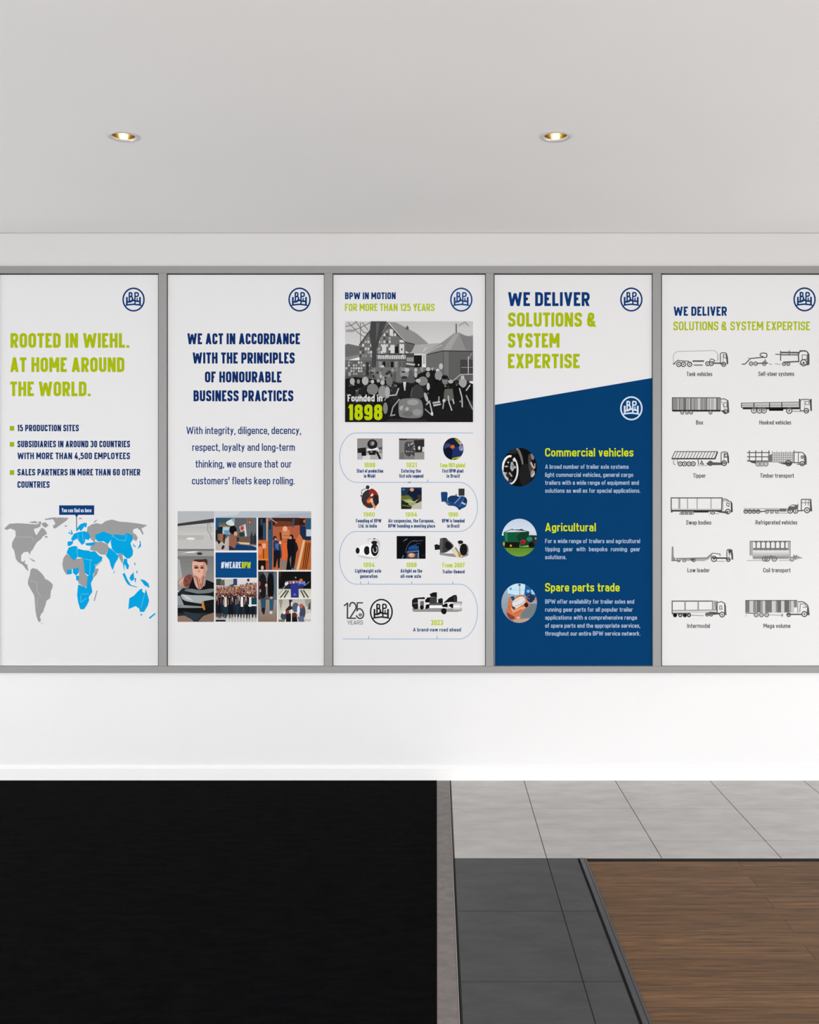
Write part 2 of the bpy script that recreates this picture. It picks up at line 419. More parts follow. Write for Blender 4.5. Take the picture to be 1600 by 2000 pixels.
INK_GAIN = 1.0
class Art:
    """flat printed artwork on a board; coordinates are measured on the board and may use a local frame"""
    def __init__(s, ox=0, oy=0, sc=1.0, layer=0):
        s.ox, s.oy, s.sc = ox, oy, sc; s.faces = []; s.layer = layer; s.clip = None; s.step = 0.000012
    def t(s, p): return (s.ox + p[0]/s.sc, s.oy + p[1]/s.sc)
    def raw(s, pts, col):
        if s.clip:
            pts = clip_poly(pts, s.clip)
            if len(pts) < 3: return
        s.faces.append((pts, col, s.layer))
    def poly(s, col, *pts, col2=None):
        s.layer += s.step
        s.raw([s.t(p) for p in pts], lin(col)); return s
    def blob(s, col, *pts, it=2):
        p = list(pts)
        for _ in range(it):       # corner cutting
            p = [q for i in range(len(p)) for q in ((p[i-1][0]*.75+p[i][0]*.25, p[i-1][1]*.75+p[i][1]*.25), (p[i-1][0]*.25+p[i][0]*.75, p[i-1][1]*.25+p[i][1]*.75))]
        return s.poly(col, *p)
    def rect(s, col, x0, y0, x1, y1): return s.poly(col, (x0,y0), (x1,y0), (x1,y1), (x0,y1))
    def grad(s, c0, c1, x0, y0, x1, y1, n=8):
        a, b = lin(c0), lin(c1); s.layer += s.step
        for i in range(n):
            k = i/(n-1); c = tuple(a[j]+(b[j]-a[j])*k for j in range(3))
            ya, yb = y0+(y1-y0)*i/n, y0+(y1-y0)*(i+1)/n
            s.raw([s.t(p) for p in ((x0,ya),(x1,ya),(x1,yb),(x0,yb))], c)
        return s
    def ell(s, col, cx, cy, rx, ry, rot=0, n=20):
        cr, sr = math.cos(rot), math.sin(rot)
        return s.poly(col, *[(cx+rx*math.cos(a)*cr-ry*math.sin(a)*sr, cy+rx*math.cos(a)*sr+ry*math.sin(a)*cr)
                             for a in [2*math.pi*i/n for i in range(n)]])
    def line(s, col, wd, *pts, r=0, closed=False):
        s.layer += s.step
        p = round_path(pts, r, closed) if r else list(pts)
        lay = s.layer
        for i, q in enumerate(strip(p, wd, closed)):
            s.layer = lay + (i % 3)*0.000004
            s.raw([s.t(v) for v in q], lin(col))
        s.layer = lay
        return s
    def ring(s, col, wd, cx, cy, rx, ry, n=48, a0=0, a1=360):
        cl = abs(a1-a0) >= 360
        pts = [(cx+rx*math.cos(math.radians(a0+(a1-a0)*i/n)), cy+ry*math.sin(math.radians(a0+(a1-a0)*i/n))) for i in range(n if cl else n+1)]
        return s.line(col, wd, *pts, closed=cl)
    def window(s, x0, y0, x1, y1): s.clip = [s.t(p) for p in ((x0,y0),(x1,y0),(x1,y1),(x0,y1))]; return s
    def window_ell(s, cx, cy, rx, ry, n=40):
        s.clip = [s.t((cx+rx*math.cos(2*math.pi*i/n), cy+ry*math.sin(2*math.pi*i/n))) for i in range(n)]; return s
    def text(s, txt, x0, x1, top, base, wt, col, align=None):
        lay = s.layer
        for i, q in enumerate(set_text(txt, x0, x1, top, base, wt)):
            s.layer = lay + (i % 24)*0.000008      # overlapping strokes of a letter never share a plane
            s.raw([s.t(p) for p in q], lin(col))
        s.layer = lay
        return s
    def build(s, name, parent, base_y):
        if not s.faces: return None
        V, Fc, C = [], [], []
        for pts, col, lay in s.faces:
            n = len(V); y = base_y - 0.0002 - lay
            V += [W(p[0], p[1], y) for p in pts]; Fc.append(tuple(range(n, n+len(pts))))
            C += [(*[min(1, c*INK_GAIN) for c in col], 1)]*len(pts)
        loc = Vector(parent.matrix_world.translation) if parent else Vector()
        loc = Vector(parent.location) if parent else Vector()
        p = parent.parent if parent else None
        while p: loc += Vector(p.location); p = p.parent
        o = mesh_obj(name, [tuple(Vector(v)-loc) for v in V], Fc, M_INK, parent)
        at = o.data.color_attributes.new('ink', 'FLOAT_COLOR', 'CORNER')
        k = 0
        for poly in o.data.polygons:
            for li in poly.loop_indices: at.data[li].color = C[o.data.loops[li].vertex_index]
        return o

def line_of_text(name, parent, by, txt, x0, x1, top, base, wt, col, layer=0):
    return Art(layer=layer).text(txt, x0, x1, top, base, wt, col).build(name, parent, by)

# ---- alphabet. P sharp path, R rounded path, C rounded closed path, D diagonal with level cuts, S square dot
X = .72; DS = -.21
G = {
 'A': (.52, [('D',0,0,.5,1),('D',1,0,.5,1),('P',(.2,.25),(.8,.25))]),
 'B': (.47, [('P',(0,0),(0,1)),('R',(0,1),(.94,1),(.94,.53),(0,.53)),('R',(0,.53),(1,.53),(1,0),(0,0))]),
 'C': (.45, [('R',(1,.66),(1,1),(0,1),(0,0),(1,0),(1,.34))]),
 'D': (.47, [('P',(0,0),(0,1)),('R',(0,1),(1,1),(1,0),(0,0))]),
 'E': (.39, [('P',(1,1),(0,1),(0,0),(1,0)),('P',(0,.52),(.85,.52))]),
 'F': (.38, [('P',(1,1),(0,1),(0,0)),('P',(0,.5),(.85,.5))]),
 'G': (.46, [('R',(1,.68),(1,1),(0,1),(0,0),(1,0),(1,.46)),('P',(1,.46),(.5,.46))]),
 'H': (.49, [('P',(0,0),(0,1)),('P',(1,0),(1,1)),('P',(0,.52),(1,.52))]),
 'I': (0, [('P',(0,0),(0,1))]),
 'J': (.40, [('R',(1,1),(1,0),(0,0),(0,.3))]),
 'K': (.49, [('P',(0,0),(0,1)),('D',.05,.36,1,1),('D',.98,0,.3,.62)]),
 'L': (.38, [('P',(0,1),(0,0),(1,0))]),
 'M': (.63, [('P',(0,0),(0,1)),('P',(1,0),(1,1)),('D',.5,.28,0,1),('D',.5,.28,1,1)]),
 'N': (.50, [('P',(0,0),(0,1)),('P',(1,0),(1,1)),('D',1,0,0,1)]),
 'O': (.47, [('C',(0,0),(1,0),(1,1),(0,1))]),
 'P': (.46, [('P',(0,0),(0,1)),('R',(0,1),(1,1),(1,.42),(0,.42))]),
 'Q': (.47, [('C',(0,0),(1,0),(1,1),(0,1)),('D',1.05,-.06,.6,.25)]),
 'R': (.48, [('P',(0,0),(0,1)),('R',(0,1),(1,1),(1,.45),(0,.45)),('D',1,0,.5,.45)]),
 'S': (.45, [('R',(1,.7),(1,1),(0,1),(0,.54),(1,.46),(1,0),(0,0),(0,.3))]),
 'T': (.42, [('P',(0,1),(1,1)),('P',(.5,0),(.5,1))]),
 'U': (.47, [('R',(0,1),(0,0),(1,0),(1,1))]),
 'V': (.50, [('D',.5,0,0,1),('D',.5,0,1,1)]),
 'W': (.84, [('D',.27,0,0,1),('D',.27,0,.5,.92),('D',.73,0,.5,.92),('D',.73,0,1,1)]),
 'X': (.49, [('D',0,0,1,1),('D',1,0,0,1)]),
 'Y': (.47, [('D',.5,.38,0,1),('D',.5,.38,1,1),('P',(.5,0),(.5,.44))]),
 'Z': (.42, [('P',(0,1),(1,1)),('P',(0,0),(1,0)),('D',0,0,1,1)]),
 '0': (.45, [('C',(0,0),(1,0),(1,1),(0,1))]),
 '1': (.27, [('P',(1,0),(1,1)),('D',0,.76,.9,.97)]),
 '2': (.44, [('R',(0,.68),(0,1),(1,1),(1,.55),(.1,.1)),('P',(0,0),(1,0)),('D',0,.0,.6,.36)]),
 '3': (.44, [('R',(0,.77),(0,1),(.96,1),(.96,.53),(.3,.53)),('R',(.3,.53),(1,.53),(1,0),(0,0),(0,.24))]),
 '4': (.47, [('D',.02,.28,.6,1),('P',(0,.24),(1,.24)),('P',(.74,0),(.74,.58))]),
 '5': (.44, [('P',(.95,1),(.05,1),(.05,.5)),('R',(.05,.6),(1,.6),(1,0),(0,0),(0,.27))]),
 '6': (.45, [('R',(1,.74),(1,1),(0,1),(0,.3)),('C',(0,0),(1,0),(1,.57),(0,.57))]),
 '7': (.42, [('P',(0,1),(1,1)),('D',.25,0,1,1)]),
 '8': (.46, [('C',(.04,.53),(.96,.53),(.96,1),(.04,1)),('C',(0,0),(1,0),(1,.53),(0,.53))]),
 '9': (.45, [('R',(0,.26),(0,0),(1,0),(1,.7)),('C',(0,.43),(1,.43),(1,1),(0,1))]),
 '&': (.55, [('C',(.1,.56),(.68,.56),(.68,1),(.1,1)),('R',(.2,.56),(0,.56),(0,0),(.78,0),(.78,.42)),('D',1,0,.22,.62)]),
 '.': (0, [('S',0)]), ',': (0, [('S',0),('D',-.3,-.14,.3,.06)]), '-': (.26, [('P',(0,.38),(1,.38))]),
 "'": (0, [('P',(0,.72),(0,1))]), ':': (0, [('S',0),('S',.45)]),
 '#': (.52, [('D',.15,0,.4,1),('D',.6,0,.85,1),('P',(0,.33),(1,.33)),('P',(0,.67),(1,.67))]),
 'a': (.39, [('R',(.05,.54),(.05,X),(1,X),(1,0)),('R',(1,.42),(0,.42),(0,0),(1,0))]),
 'b': (.40, [('P',(0,0),(0,1)),('C',(0,0),(1,0),(1,X),(0,X))]),
 'c': (.37, [('R',(1,.5),(1,X),(0,X),(0,0),(1,0),(1,.23))]),
 'd': (.40, [('P',(1,0),(1,1)),('C',(0,0),(1,0),(1,X),(0,X))]),
 'e': (.40, [('R',(1,.2),(1,0),(0,0),(0,X),(1,X),(1,.33)),('P',(1,.34),(0,.34))]),
 'f': (.27, [('R',(.35,0),(.35,1),(1,1)),('P',(0,X),(.9,X))]),
 'g': (.40, [('C',(0,0),(1,0),(1,X),(0,X)),('R',(1,X),(1,DS),(0,DS),(0,-.07))]),
 'h': (.40, [('P',(0,0),(0,1)),('R',(0,X),(1,X),(1,0))]),
 'i': (0, [('P',(0,0),(0,X)),('S',.84)]),
 'j': (.14, [('R',(1,X),(1,DS),(0,DS)),('S',.84)]),
 'k': (.40, [('P',(0,0),(0,1)),('D',.05,.26,1,X),('D',1,0,.3,.44)]),
 'l': (0, [('P',(0,0),(0,1))]),
 'm': (.62, [('P',(0,0),(0,X)),('R',(0,X),(.5,X),(.5,0)),('R',(.4,X),(1,X),(1,0))]),
 'n': (.40, [('P',(0,0),(0,X)),('R',(0,X),(1,X),(1,0))]),
 'o': (.40, [('C',(0,0),(1,0),(1,X),(0,X))]),
 'p': (.40, [('P',(0,DS),(0,X)),('C',(0,0),(1,0),(1,X),(0,X))]),
 'q': (.40, [('P',(1,DS),(1,X)),('C',(0,0),(1,0),(1,X),(0,X))]),
 'r': (.27, [('P',(0,0),(0,X)),('R',(0,.4),(0,X),(1,X))]),
 's': (.37, [('R',(1,.52),(1,X),(0,X),(0,.39),(1,.33),(1,0),(0,0),(0,.2))]),
 't': (.28, [('R',(.35,.95),(.35,0),(1,0)),('P',(0,X),(1,X))]),
 'u': (.40, [('R',(0,X),(0,0),(1,0)),('P',(1,0),(1,X))]),
 'v': (.39, [('D',.5,0,0,X),('D',.5,0,1,X)]),
 'w': (.58, [('D',.27,0,0,X),('D',.27,0,.5,X),('D',.73,0,.5,X),('D',.73,0,1,X)]),
 'x': (.38, [('D',0,0,1,X),('D',1,0,0,X)]),
 'y': (.39, [('D',.5,0,0,X),('D',.2,DS,1,X)]),
 'z': (.34, [('P',(0,X),(1,X)),('P',(0,0),(1,0)),('D',0,0,1,X)]),
}
GAP = .08; SPACE = .31
def set_text(txt, x0, x1, top, base, wt):
    """quads of one line of lettering fitted between x0 and x1"""
    cap = base - top
    fx = fw = 0.0
    for i, ch in enumerate(txt):
        if ch == ' ': fw += SPACE; continue
        wd = G[ch][0]
        if wd <= wt: fx += wt
        else: fw += wd
        if i < len(txt)-1 and txt[i+1] != ' ': fw += GAP
    k = ((x1-x0)/cap - fx) / max(fw, 1e-6)
    out = []; x = 0.0; h = wt/2
    anch = {0: h, 1: 1-h, X: X-h, DS: DS+h}
    ye = lambda v: anch.get(v, v)
    for i, ch in enumerate(txt):
        if ch == ' ': x += SPACE*k; continue
        wd = G[ch][0]; wd = wt if wd <= wt else max(wd*k, wt*1.2)
        inner = wd - wt
        xe = lambda u: x + h + u*inner if inner > 1e-6 else x + h + (u*wt if abs(u) < 1 else 0)
        def put(q): out.append([(x0+p[0]*cap, base-p[1]*cap) for p in q])
        for s in G[ch][1]:
            if s[0] == 'S':
                a = s[1]; put([(x,a),(x+wt,a),(x+wt,a+min(wt,.17)),(x,a+min(wt,.17))])
            elif s[0] == 'D':
                _, xa, ya, xb, yb = s
                # level cuts: run to the full outer height
                dx = (xb-xa)*max(inner, wt*0.5); dy = max(yb-ya, 1e-3)
                hw = min(wt*math.hypot(dx, dy)/dy, wt*1.6)/2
                if abs(dx) > dy*1.5:
                    p, q = (xe(xa), ya), (xe(xb), yb)
                    for z in strip([p, q], wt*.9): put(z)
                else:
                    # keep outer extremes inside the glyph box
                    def ex(u):
                        if inner < 1e-6: return x + h + u*wt
                        return min(max(x + u*wd, x+hw), x+wd-hw) if 0 <= u <= 1 else xe(u)
                    p, q = ex(xa), ex(xb)
                    put([(p-hw,ya),(p+hw,ya),(q+hw,yb),(q-hw,yb)])
            else:
                pts = [(xe(u), ye(v)) for u, v in s[1:]]
                if s[0] == 'C':
                    pp = round_path(pts, min(inner*.62, .34), True, 5)
                    for z in strip(pp, wt, True): put(z)
                else:
                    raw = s[1:]
                    if s[0] == 'R': pp = round_path(pts, min(inner*.62, .34), False, 5)
                    else: pp = pts
                    pp = list(pp)
                    for end, nb in ((0, 1), (-1, -2)):
                        u, v = raw[end]; a, b_ = pp[end], pp[nb]
                        d = (a[0]-b_[0], a[1]-b_[1]); l = math.hypot(*d)
                        if l < 1e-9: continue
                        vert = abs(d[1]) > abs(d[0])
                        if (vert and v in anch) or (not vert and u in (0, 1)):
                            pp[end] = (a[0]+d[0]/l*h, a[1]+d[1]/l*h)
                    for z in strip(pp, wt): put(z)
        x += wd + (GAP*k if i < len(txt)-1 and txt[i+1] != ' ' else 0)
    return out

NAVY, LIME, BLUE, YEL = '#0b3570', '#a6b60a', '#003a6a', '#ccd60e'
def emblem(parent, cx, cy, col, by, rx=20.4, ry=22.0, wd=3.0):
    a = Art(cx - 22.2, cy - 35.06, 26.667)
    sx = rx/20.4
    a = Art(cx - 830/26.667*sx, cy - 935/26.667*(ry/22.0), 26.667)
    k = lambda p: (p[0]*sx, p[1]*ry/22.0)
    L = lambda w_, *p, r=0: a.line(col, w_, *[k(q) for q in p], r=r)
    a.ring(col, wd*26.667, *k((830, 935)), rx*26.667, ry*26.667, 56)
    L(92, (482,800), (482,1240)); L(92, (1165,800), (1165,1240))
    L(80, (440,1222), (620,1200), (830,1180), (1010,1200), (1200,1222))
    L(60, (395,1262), (482,1222)); L(60, (1270,1262), (1165,1222))
    L(78, (610,560), (610,1040))
    L(72, (600,578), (740,578), (740,770), (610,770), r=110); L(72, (610,780), (775,790), (765,985), (610,1035), r=110)
    L(72, (905,560), (905,1160)); L(72, (900,578), (1075,578), (1075,770), (900,770), r=130)
    L(88, (490,1050), (640,1060), (760,1000), (815,960), (900,1010), (1160,1035), r=60)
    L(72, (770,830), (800,960)); L(62, (1020,850), (1020,1000))
    return a.build('emblem', parent, by)

def panel(name, x0, x1, label):
    """a board held in the frame; its front face carries the print"""
    y0, y1 = 536.8, 1300.0
    c = W((x0+x1)/2, y1, 0)
    o = empty(name, (c[0], 0.0, c[2])); tag(o, label, 'display board', 'display boards in the wall frame')
    lo, hi = W(x0-.4, 533.6, FD), W(x1+.4, 1301.2, FD)          # the opening of the frame
    a, b = list(W(x0+1.1, y0, -0.006)), list(W(x1-0.2, y1, -0.006))
    a[0] = max(a[0], lo[0]+0.003); b[0] = min(b[0], hi[0]-0.003)
    L = Vector(o.location)
    mb = MB().box(Vector((a[0], -0.004, a[2]))-L, Vector((b[0], -0.007, b[2]))-L)
    mb.obj('face', M_BOARD, o)
    MB().box(Vector((lo[0]+.0003, -0.0005, lo[2]-.0003))-L, Vector((hi[0]-.0003, -0.0038, hi[2]+.0003))-L).obj('gasket_shade', M_GASKET_SHADE, o)  # gasket plate, its black also stands in for the shadow round the board
    return o
BY = -0.007; EDGES = [(-3.0, 309.0), (326.0, 633.0), (650.0, 948.5), (965.0, 1275.0), (1292.0, 1617.0)]

# ------------------------------------------------------------------ panel 1: world map
p1 = panel('display_board', *EDGES[0], 'white panel with green heading ROOTED IN WIEHL above a grey and blue world map')
for q in (('ROOTED IN WIEHL.', 20.5, 252.5, 650.6, 679.2), ('AT HOME AROUND', 20, 243, 698.0, 726.6), ('THE WORLD.', 20, 177, 745.2, 773.8)):
    line_of_text('heading_line', p1, BY, *q, .2, LIME)
for y in (832.0, 863.2, 918.4): Art().rect('#93b114', 19, y, 27.6, y+9.2).build('bullet', p1, BY)
for t, x1, top in (('15 PRODUCTION SITES', 154, 829.6), ('SUBSIDIARIES IN AROUND 30 COUNTRIES', 254, 860.8),
                   ('WITH MORE THAN 4,500 EMPLOYEES', 254, 884.0), ('SALES PARTNERS IN MORE THAN 60 OTHER', 274, 915.9),
                   ('COUNTRIES', 97, 940.0)):
    line_of_text('text_line', p1, BY, t, 34, x1, top, top+12.8, .2, '#16336a')
emblem(p1, 260.9, 585.1, NAVY, BY)

a = Art(0, 960, 4.848)
GR, BL = '#989898', '#009fda'
for pts in (
 [(40,350),(90,305),(170,300),(260,305),(345,312),(380,296),(385,330),(355,345),(320,355),(330,390),(345,415),(365,385),(395,340),(425,360),(445,395),(440,405),(405,425),(390,450),(350,480),(325,520),(310,550),(290,570),(285,602),(265,570),(225,575),(200,605),(200,660),(225,665),(240,645),(235,680),(260,695),(262,720),(270,750),(255,745),(215,695),(175,670),(150,640),(135,560),(112,525),(115,480),(150,420),(145,370),(100,350),(60,365)],
 [(270,290),(330,280),(365,293),(340,300),(300,298)], [(395,300),(430,290),(460,320),(430,345),(400,322)],
 [(420,260),(500,245),(540,245),(480,265),(430,270)], [(365,285),(385,280),(392,310),(375,312)],
 [(420,425),(448,420),(452,435),(430,438)],
 [(490,255),(560,245),(650,250),(630,275),(580,310),(525,350),(505,345),(500,325),(525,305),(510,275)],
 [(612,322),(635,320),(632,335),(615,333)], [(270,625),(300,640),(330,655),(330,668),(305,655)],
 [(290,740),(310,725),(350,735),(390,770),(415,800),(425,825),(470,850),(500,880),(497,910),(483,940),(475,1010),(440,1035),(430,1080),(415,1115),(412,1135),(390,1160),(378,1190),(388,1215),(378,1240),(360,1225),(345,1180),(335,1120),(328,1010),(322,980),(295,935),(265,880),(265,840),(280,800)],
 [(385,1238),(405,1252),(400,1258)],
 [(830,335),(870,310),(920,300),(960,310),(1000,280),(1060,265),(1130,285),(1200,290),(1290,300),(1395,318),(1370,335),(1340,350),(1360,400),(1350,410),(1325,365),(1300,345),(1260,360),(1260,390),(1290,410),(1305,440),(1290,470),(1270,460),(1250,420),(1200,395),(1170,415),(1070,415),(980,385),(900,410),(905,450),(890,482),(850,435),(820,390)],
 [(885,290),(915,265),(920,272),(895,298)], [(745,250),(775,250),(775,260),(750,262)],
 [(870,500),(900,470),(930,480),(960,475),(1020,500),(1030,530),(1000,600),(950,595),(915,565),(870,560),(850,550)],
 [(890,700),(935,690),(972,640),(960,665),(900,712)], [(1115,590),(1155,585),(1165,640),(1160,685),(1135,640)],
 [(590,690),(600,630),(630,590),(690,640),(790,630),(795,700),(805,780),(830,800),(820,910),(790,900),(745,870),(735,830),(750,780),(740,720),(690,730),(630,790),(600,740)],
 [(905,730),(935,730),(920,780),(890,815),(885,800)], [(915,935),(923,940),(897,1040),(887,1035)]):
    a.poly(GR, *pts)
for pts in (
 [(900,410),(980,378),(1065,412),(1060,450),(1020,500),(980,470),(930,475),(905,450)],
 [(1070,410),(1110,405),(1170,415),(1200,390),(1250,410),(1262,450),(1235,490),(1260,560),(1258,600),(1230,632),(1200,635),(1165,600),(1100,585),(1060,540),(1048,480)],
 [(1005,600),(1030,530),(1055,545),(1100,588),(1125,610),(1115,640),(1090,680),(1068,745),(1050,710),(1035,650),(1005,610)],
 [(1075,745),(1087,765),(1078,775)],
 [(1175,635),(1205,640),(1205,670),(1222,700),(1215,735),(1200,735),(1185,690),(1177,700),(1177,760),(1170,720),(1165,680)],
 [(1255,490),(1285,520),(1280,530),(1262,510)], [(1318,460),(1332,475),(1336,520),(1300,545),(1318,512),(1325,490)],
 [(1160,780),(1180,770),(1205,830),(1240,885),(1210,880),(1185,840)], [(1265,765),(1272,830),(1245,850),(1225,820),(1240,790)],
 [(1275,820),(1290,820),(1285,860),(1275,855)], [(1268,668),(1285,685),(1277,702)], [(1295,740),(1306,770),(1292,776)],
 [(1210,876),(1300,902),(1298,908),(1230,892)], [(1325,828),(1370,840),(1405,870),(1417,912),(1370,890),(1345,855)],
 [(1225,1010),(1270,985),(1300,950),(1335,920),(1350,925),(1345,945),(1370,965),(1382,925),(1395,970),(1412,1030),(1400,1080),(1365,1140),(1325,1140),(1320,1110),(1285,1085),(1215,1115),(1220,1060)],
 [(1330,1160),(1350,1158),(1335,1182)], [(1408,1197),(1440,1170),(1465,1150),(1475,1158),(1420,1206)],
 [(640,475),(690,468),(692,490),(665,515),(640,515)],
 [(672,450),(700,400),(740,385),(800,375),(840,390),(855,430),(840,460),(810,450),(800,490),(780,500),(770,480),(760,470),(745,450),(720,450),(690,470)],
 [(735,455),(750,450),(787,500),(775,505)], [(668,362),(680,370),(692,405),(665,407),(675,385)],
 [(650,385),(662,380),(662,400),(650,402)],
 [(720,360),(760,310),(800,295),(825,300),(815,345),(800,330),(790,345),(765,377),(750,355),(730,375)],
 [(808,490),(895,480),(905,500),(860,515),(815,510)],
 [(630,580),(650,530),(700,515),(735,520),(730,580),(735,620),(700,655),(670,625)],
 [(735,540),(790,555),(850,560),(860,600),(890,690),(905,715),(895,760),(880,790),(845,800),(800,770),(795,690),(785,630),(740,620),(725,590)],
 [(830,800),(880,790),(885,820),(860,870),(875,950),(840,1000),(845,1030),(820,1080),(795,1115),(760,1115),(740,1050),(730,980),(740,880),(790,900),(820,915),(825,850)],
 [(690,730),(745,720),(745,770),(720,795),(690,770)], [(630,740),(680,740),(680,780),(640,787)], [(720,795),(750,800),(745,845),(722,840)],
 [(848,570),(900,565),(935,605),(970,620),(965,650),(920,690),(890,695),(870,630)]):
    a.poly(BL, *pts)
for ln in ([(150,430),(300,432),(320,470)], [(275,840),(350,860),(350,940),(390,1000)], [(360,1000),(350,1100)]):
    a.line('#b4b4b4', 5, *ln)
for ln in ([(728,520),(730,580),(738,622)], [(855,640),(850,790)], [(1058,540),(1100,588),(1160,590)], [(1070,420),(1120,460),(1190,465),(1200,400)],
           [(770,970),(840,970)], [(765,980),(765,1050),(820,1010)], [(740,400),(740,450)], [(780,390),(790,470)], [(800,640),(880,650)], [(1370,970),(1335,1100)]):
    a.line('#5fc0e6', 5, *ln)
a.build('world_map', p1, BY)
a = Art()
a.rect('#0a3a73', 115.5, 987, 184, 1005.6); a.rect('#0a3a73', 148.9, 1005, 150.3, 1037)
a.poly('#0a3a73', (146.5,1005.5), (152.7,1005.5), (149.6,1011))
a.layer += 0.0001
a.text('You can find us here', 120.5, 178.5, 992.6, 1000.6, .17, '#c9d6e8')
a.build('map_label', p1, BY)

# ------------------------------------------------------------------ panel 2: principles and photo collage
p2 = panel('display_board', *EDGES[1], 'white panel with blue heading WE ACT IN ACCORDANCE above a collage of photos')
for t, x0, x1, top, base in (('WE ACT IN ACCORDANCE', 366, 586, 651.0, 672.4), ('WITH THE PRINCIPLES', 376.3, 575.7, 688.4, 710.0),
                             ('OF HONOURABLE', 400.3, 550, 725.6, 746.9), ('BUSINESS PRACTICES', 378, 573, 762.4, 783.8)):
    line_of_text('heading_line', p2, BY, t, x0, x1, top, base, .2, '#0a2c66')
for t, x0, x1, base in (('With integrity, diligence, decency,', 364, 588, 847.8), ('respect, loyalty and long-term', 375.5, 576, 880.6),
                        ('thinking, we ensure that our', 382, 569.5, 913.2), ("customers' fleets keep rolling.", 375, 575.5, 946.0)):
    line_of_text('text_line', p2, BY, t, x0, x1, base-14.6, base, .135, '#173a74')
emblem(p2, 585.2, 585.1, NAVY, BY)

rng = random.Random(4)
collage = empty('photo_collage', (0, 0, 0)); collage.parent = p2
# large photo: man in a workshop
a = Art(340, 990, 8.694); a.window(60, 72, 678, 1952)
a.rect('#bcbcbb', 60, 72, 678, 1952)
a.rect('#b0b4b8', 60, 72, 678, 290)
a.poly('#393939', (60,285), (678,196), (678,262), (60,328))
a.grad('#b4b4b2', '#c2c2c0', 60, 330, 678, 480); a.rect('#b3b0ad', 60, 480, 500, 555)
a.rect('#bcbcbb', 60, 560, 678, 715)
a.line('#8a8a88', 12, (575,270), (570,400), (610,460), (640,560)); a.line('#8f8f8d', 9, (600,270), (630,430))
a.ell('#e3e3e2', 283, 540, 72, 20)
a.rect('#696969', 60, 716, 678, 745); a.rect('#9b9b9a', 60, 745, 678, 835); a.rect('#777776', 60, 835, 678, 885)
a.poly('#ececeb', (120,795), (240,762), (420,752), (330,778), (200,782)); a.ell('#2f3031', 435, 795, 48, 22)
a.grad('#7a7a79', '#8c8c8b', 60, 885, 678, 1420); a.poly('#a7a7a6', (60,880), (95,900), (140,1190), (60,1260))
a.line('#555', 14, (70,900), (100,915)) if False else None
a.blob('#d3a28e', (60,1270), (210,1165), (200,1340), (110,1345)); a.poly('#b98d7c', (100,1300), (170,1260), (180,1350), (130,1350))
a.blob('#7b4a42', (150,1235), (215,1150), (310,1140), (335,1260), (320,1380), (170,1372))
for q in ((180,1230,230,1290), (200,1330,300,1300), (230,1180,280,1220)): a.line('#4b2b2a', 12, q[:2], q[2:])
a.poly('#111214', (240,1400), (320,1190), (410,1390), (450,1310), (520,1350), (545,1235), (678,1290), (678,1420), (240,1420))
a.blob('#dcab97', (306,940), (335,905), (525,900), (560,955), (548,1060), (530,1190), (450,1270), (360,1235), (312,1120))
a.blob('#c58f7c', (480,930), (545,950), (530,1190), (480,1240), (500,1060))
a.blob('#43281f', (322,930), (350,890), (470,895), (560,878), (572,950), (548,1010), (535,930), (430,942), (360,920))
a.ell('#553530', 378, 1032, 38, 20); a.ell('#553530', 474, 1035, 30, 18); a.ell('#b9806e', 425, 1095, 22, 14); a.line('#5a372c', 13, (340,1005), (410,1000)); a.line('#5a372c', 12, (445,1004), (505,1008)); a.line('#c28c79', 12, (428,1010), (420,1080)); a.ell('#d09a86', 552, 1050, 14, 34)
a.blob('#c08b77', (325,1150), (385,1165), (430,1225), (500,1150), (535,1200), (505,1350), (440,1410), (385,1380), (340,1290))
for q in ((380,1180,430,1390), (430,1240,470,1380), (500,1180,480,1340), (350,1180,390,1340)): a.line('#7c463b', 13, q[:2], q[2:])
a.line('#e0b4a2', 14, (345,1200), (400,1370)); a.line('#d9a794', 12, (460,1200), (440,1300))
a.poly('#24292c', (60,1460), (150,1378), (300,1385), (440,1460), (678,1372), (678,1952), (60,1952))
a.blob('#6d7679', (150,1405), (300,1385), (440,1420), (678,1375), (678,1450), (480,1475), (250,1470))
a.poly('#14181a', (170,1425), (420,1480), (678,1455), (678,1510), (300,1505))
a.blob('#a2a9ac', (95,1475), (250,1500), (678,1505), (678,1590), (520,1650), (330,1625), (150,1590))
a.poly('#c3c8ca', (130,1480), (250,1530), (330,1600), (200,1560))
a.poly('#14181a', (150,1590), (330,1625), (480,1650), (480,1700), (250,1670), (170,1660))
a.line('#14181a', 26, (85,1480), (175,1670)); a.poly('#8c9294', (60,1510), (100,1510), (170,1670), (60,1680))
a.poly('#8b8f90', (180,1670), (460,1690), (520,1720), (60,1712), (60,1690))
a.poly('#111416', (500,1600), (678,1570), (678,1780), (540,1760)); a.rect('#0e1012', 60, 1715, 678, 1800)
a.poly('#c27a26', (468,1600), (500,1610), (532,1745), (505,1755), (470,1680))
a.poly('#263640', (150,1770), (470,1830), (380,1942), (230,1880)); a.line('#9aa', 10, (180,1745), (205,1725)) if False else None
a.poly('#8b7062', (60,1855), (180,1845), (300,1912), (340,1952), (60,1952)); a.poly('#816a5e', (410,1945), (500,1850), (678,1795), (678,1952))
a.build('photo', collage, BY)
a = Art(); a.rect('#b3bac3', 417.9, 998.4, 608, 1010.4); a.poly('#c3c9d0', (417.9,998.4), (470,998.4), (463,1006), (417.9,1010)); a.poly('#a2adb9', (550,1004), (608,1001), (608,1010.4), (530,1010.4))
a.build('photo', collage, BY)['label'] = 'photo of a man resting his chin on his hands'
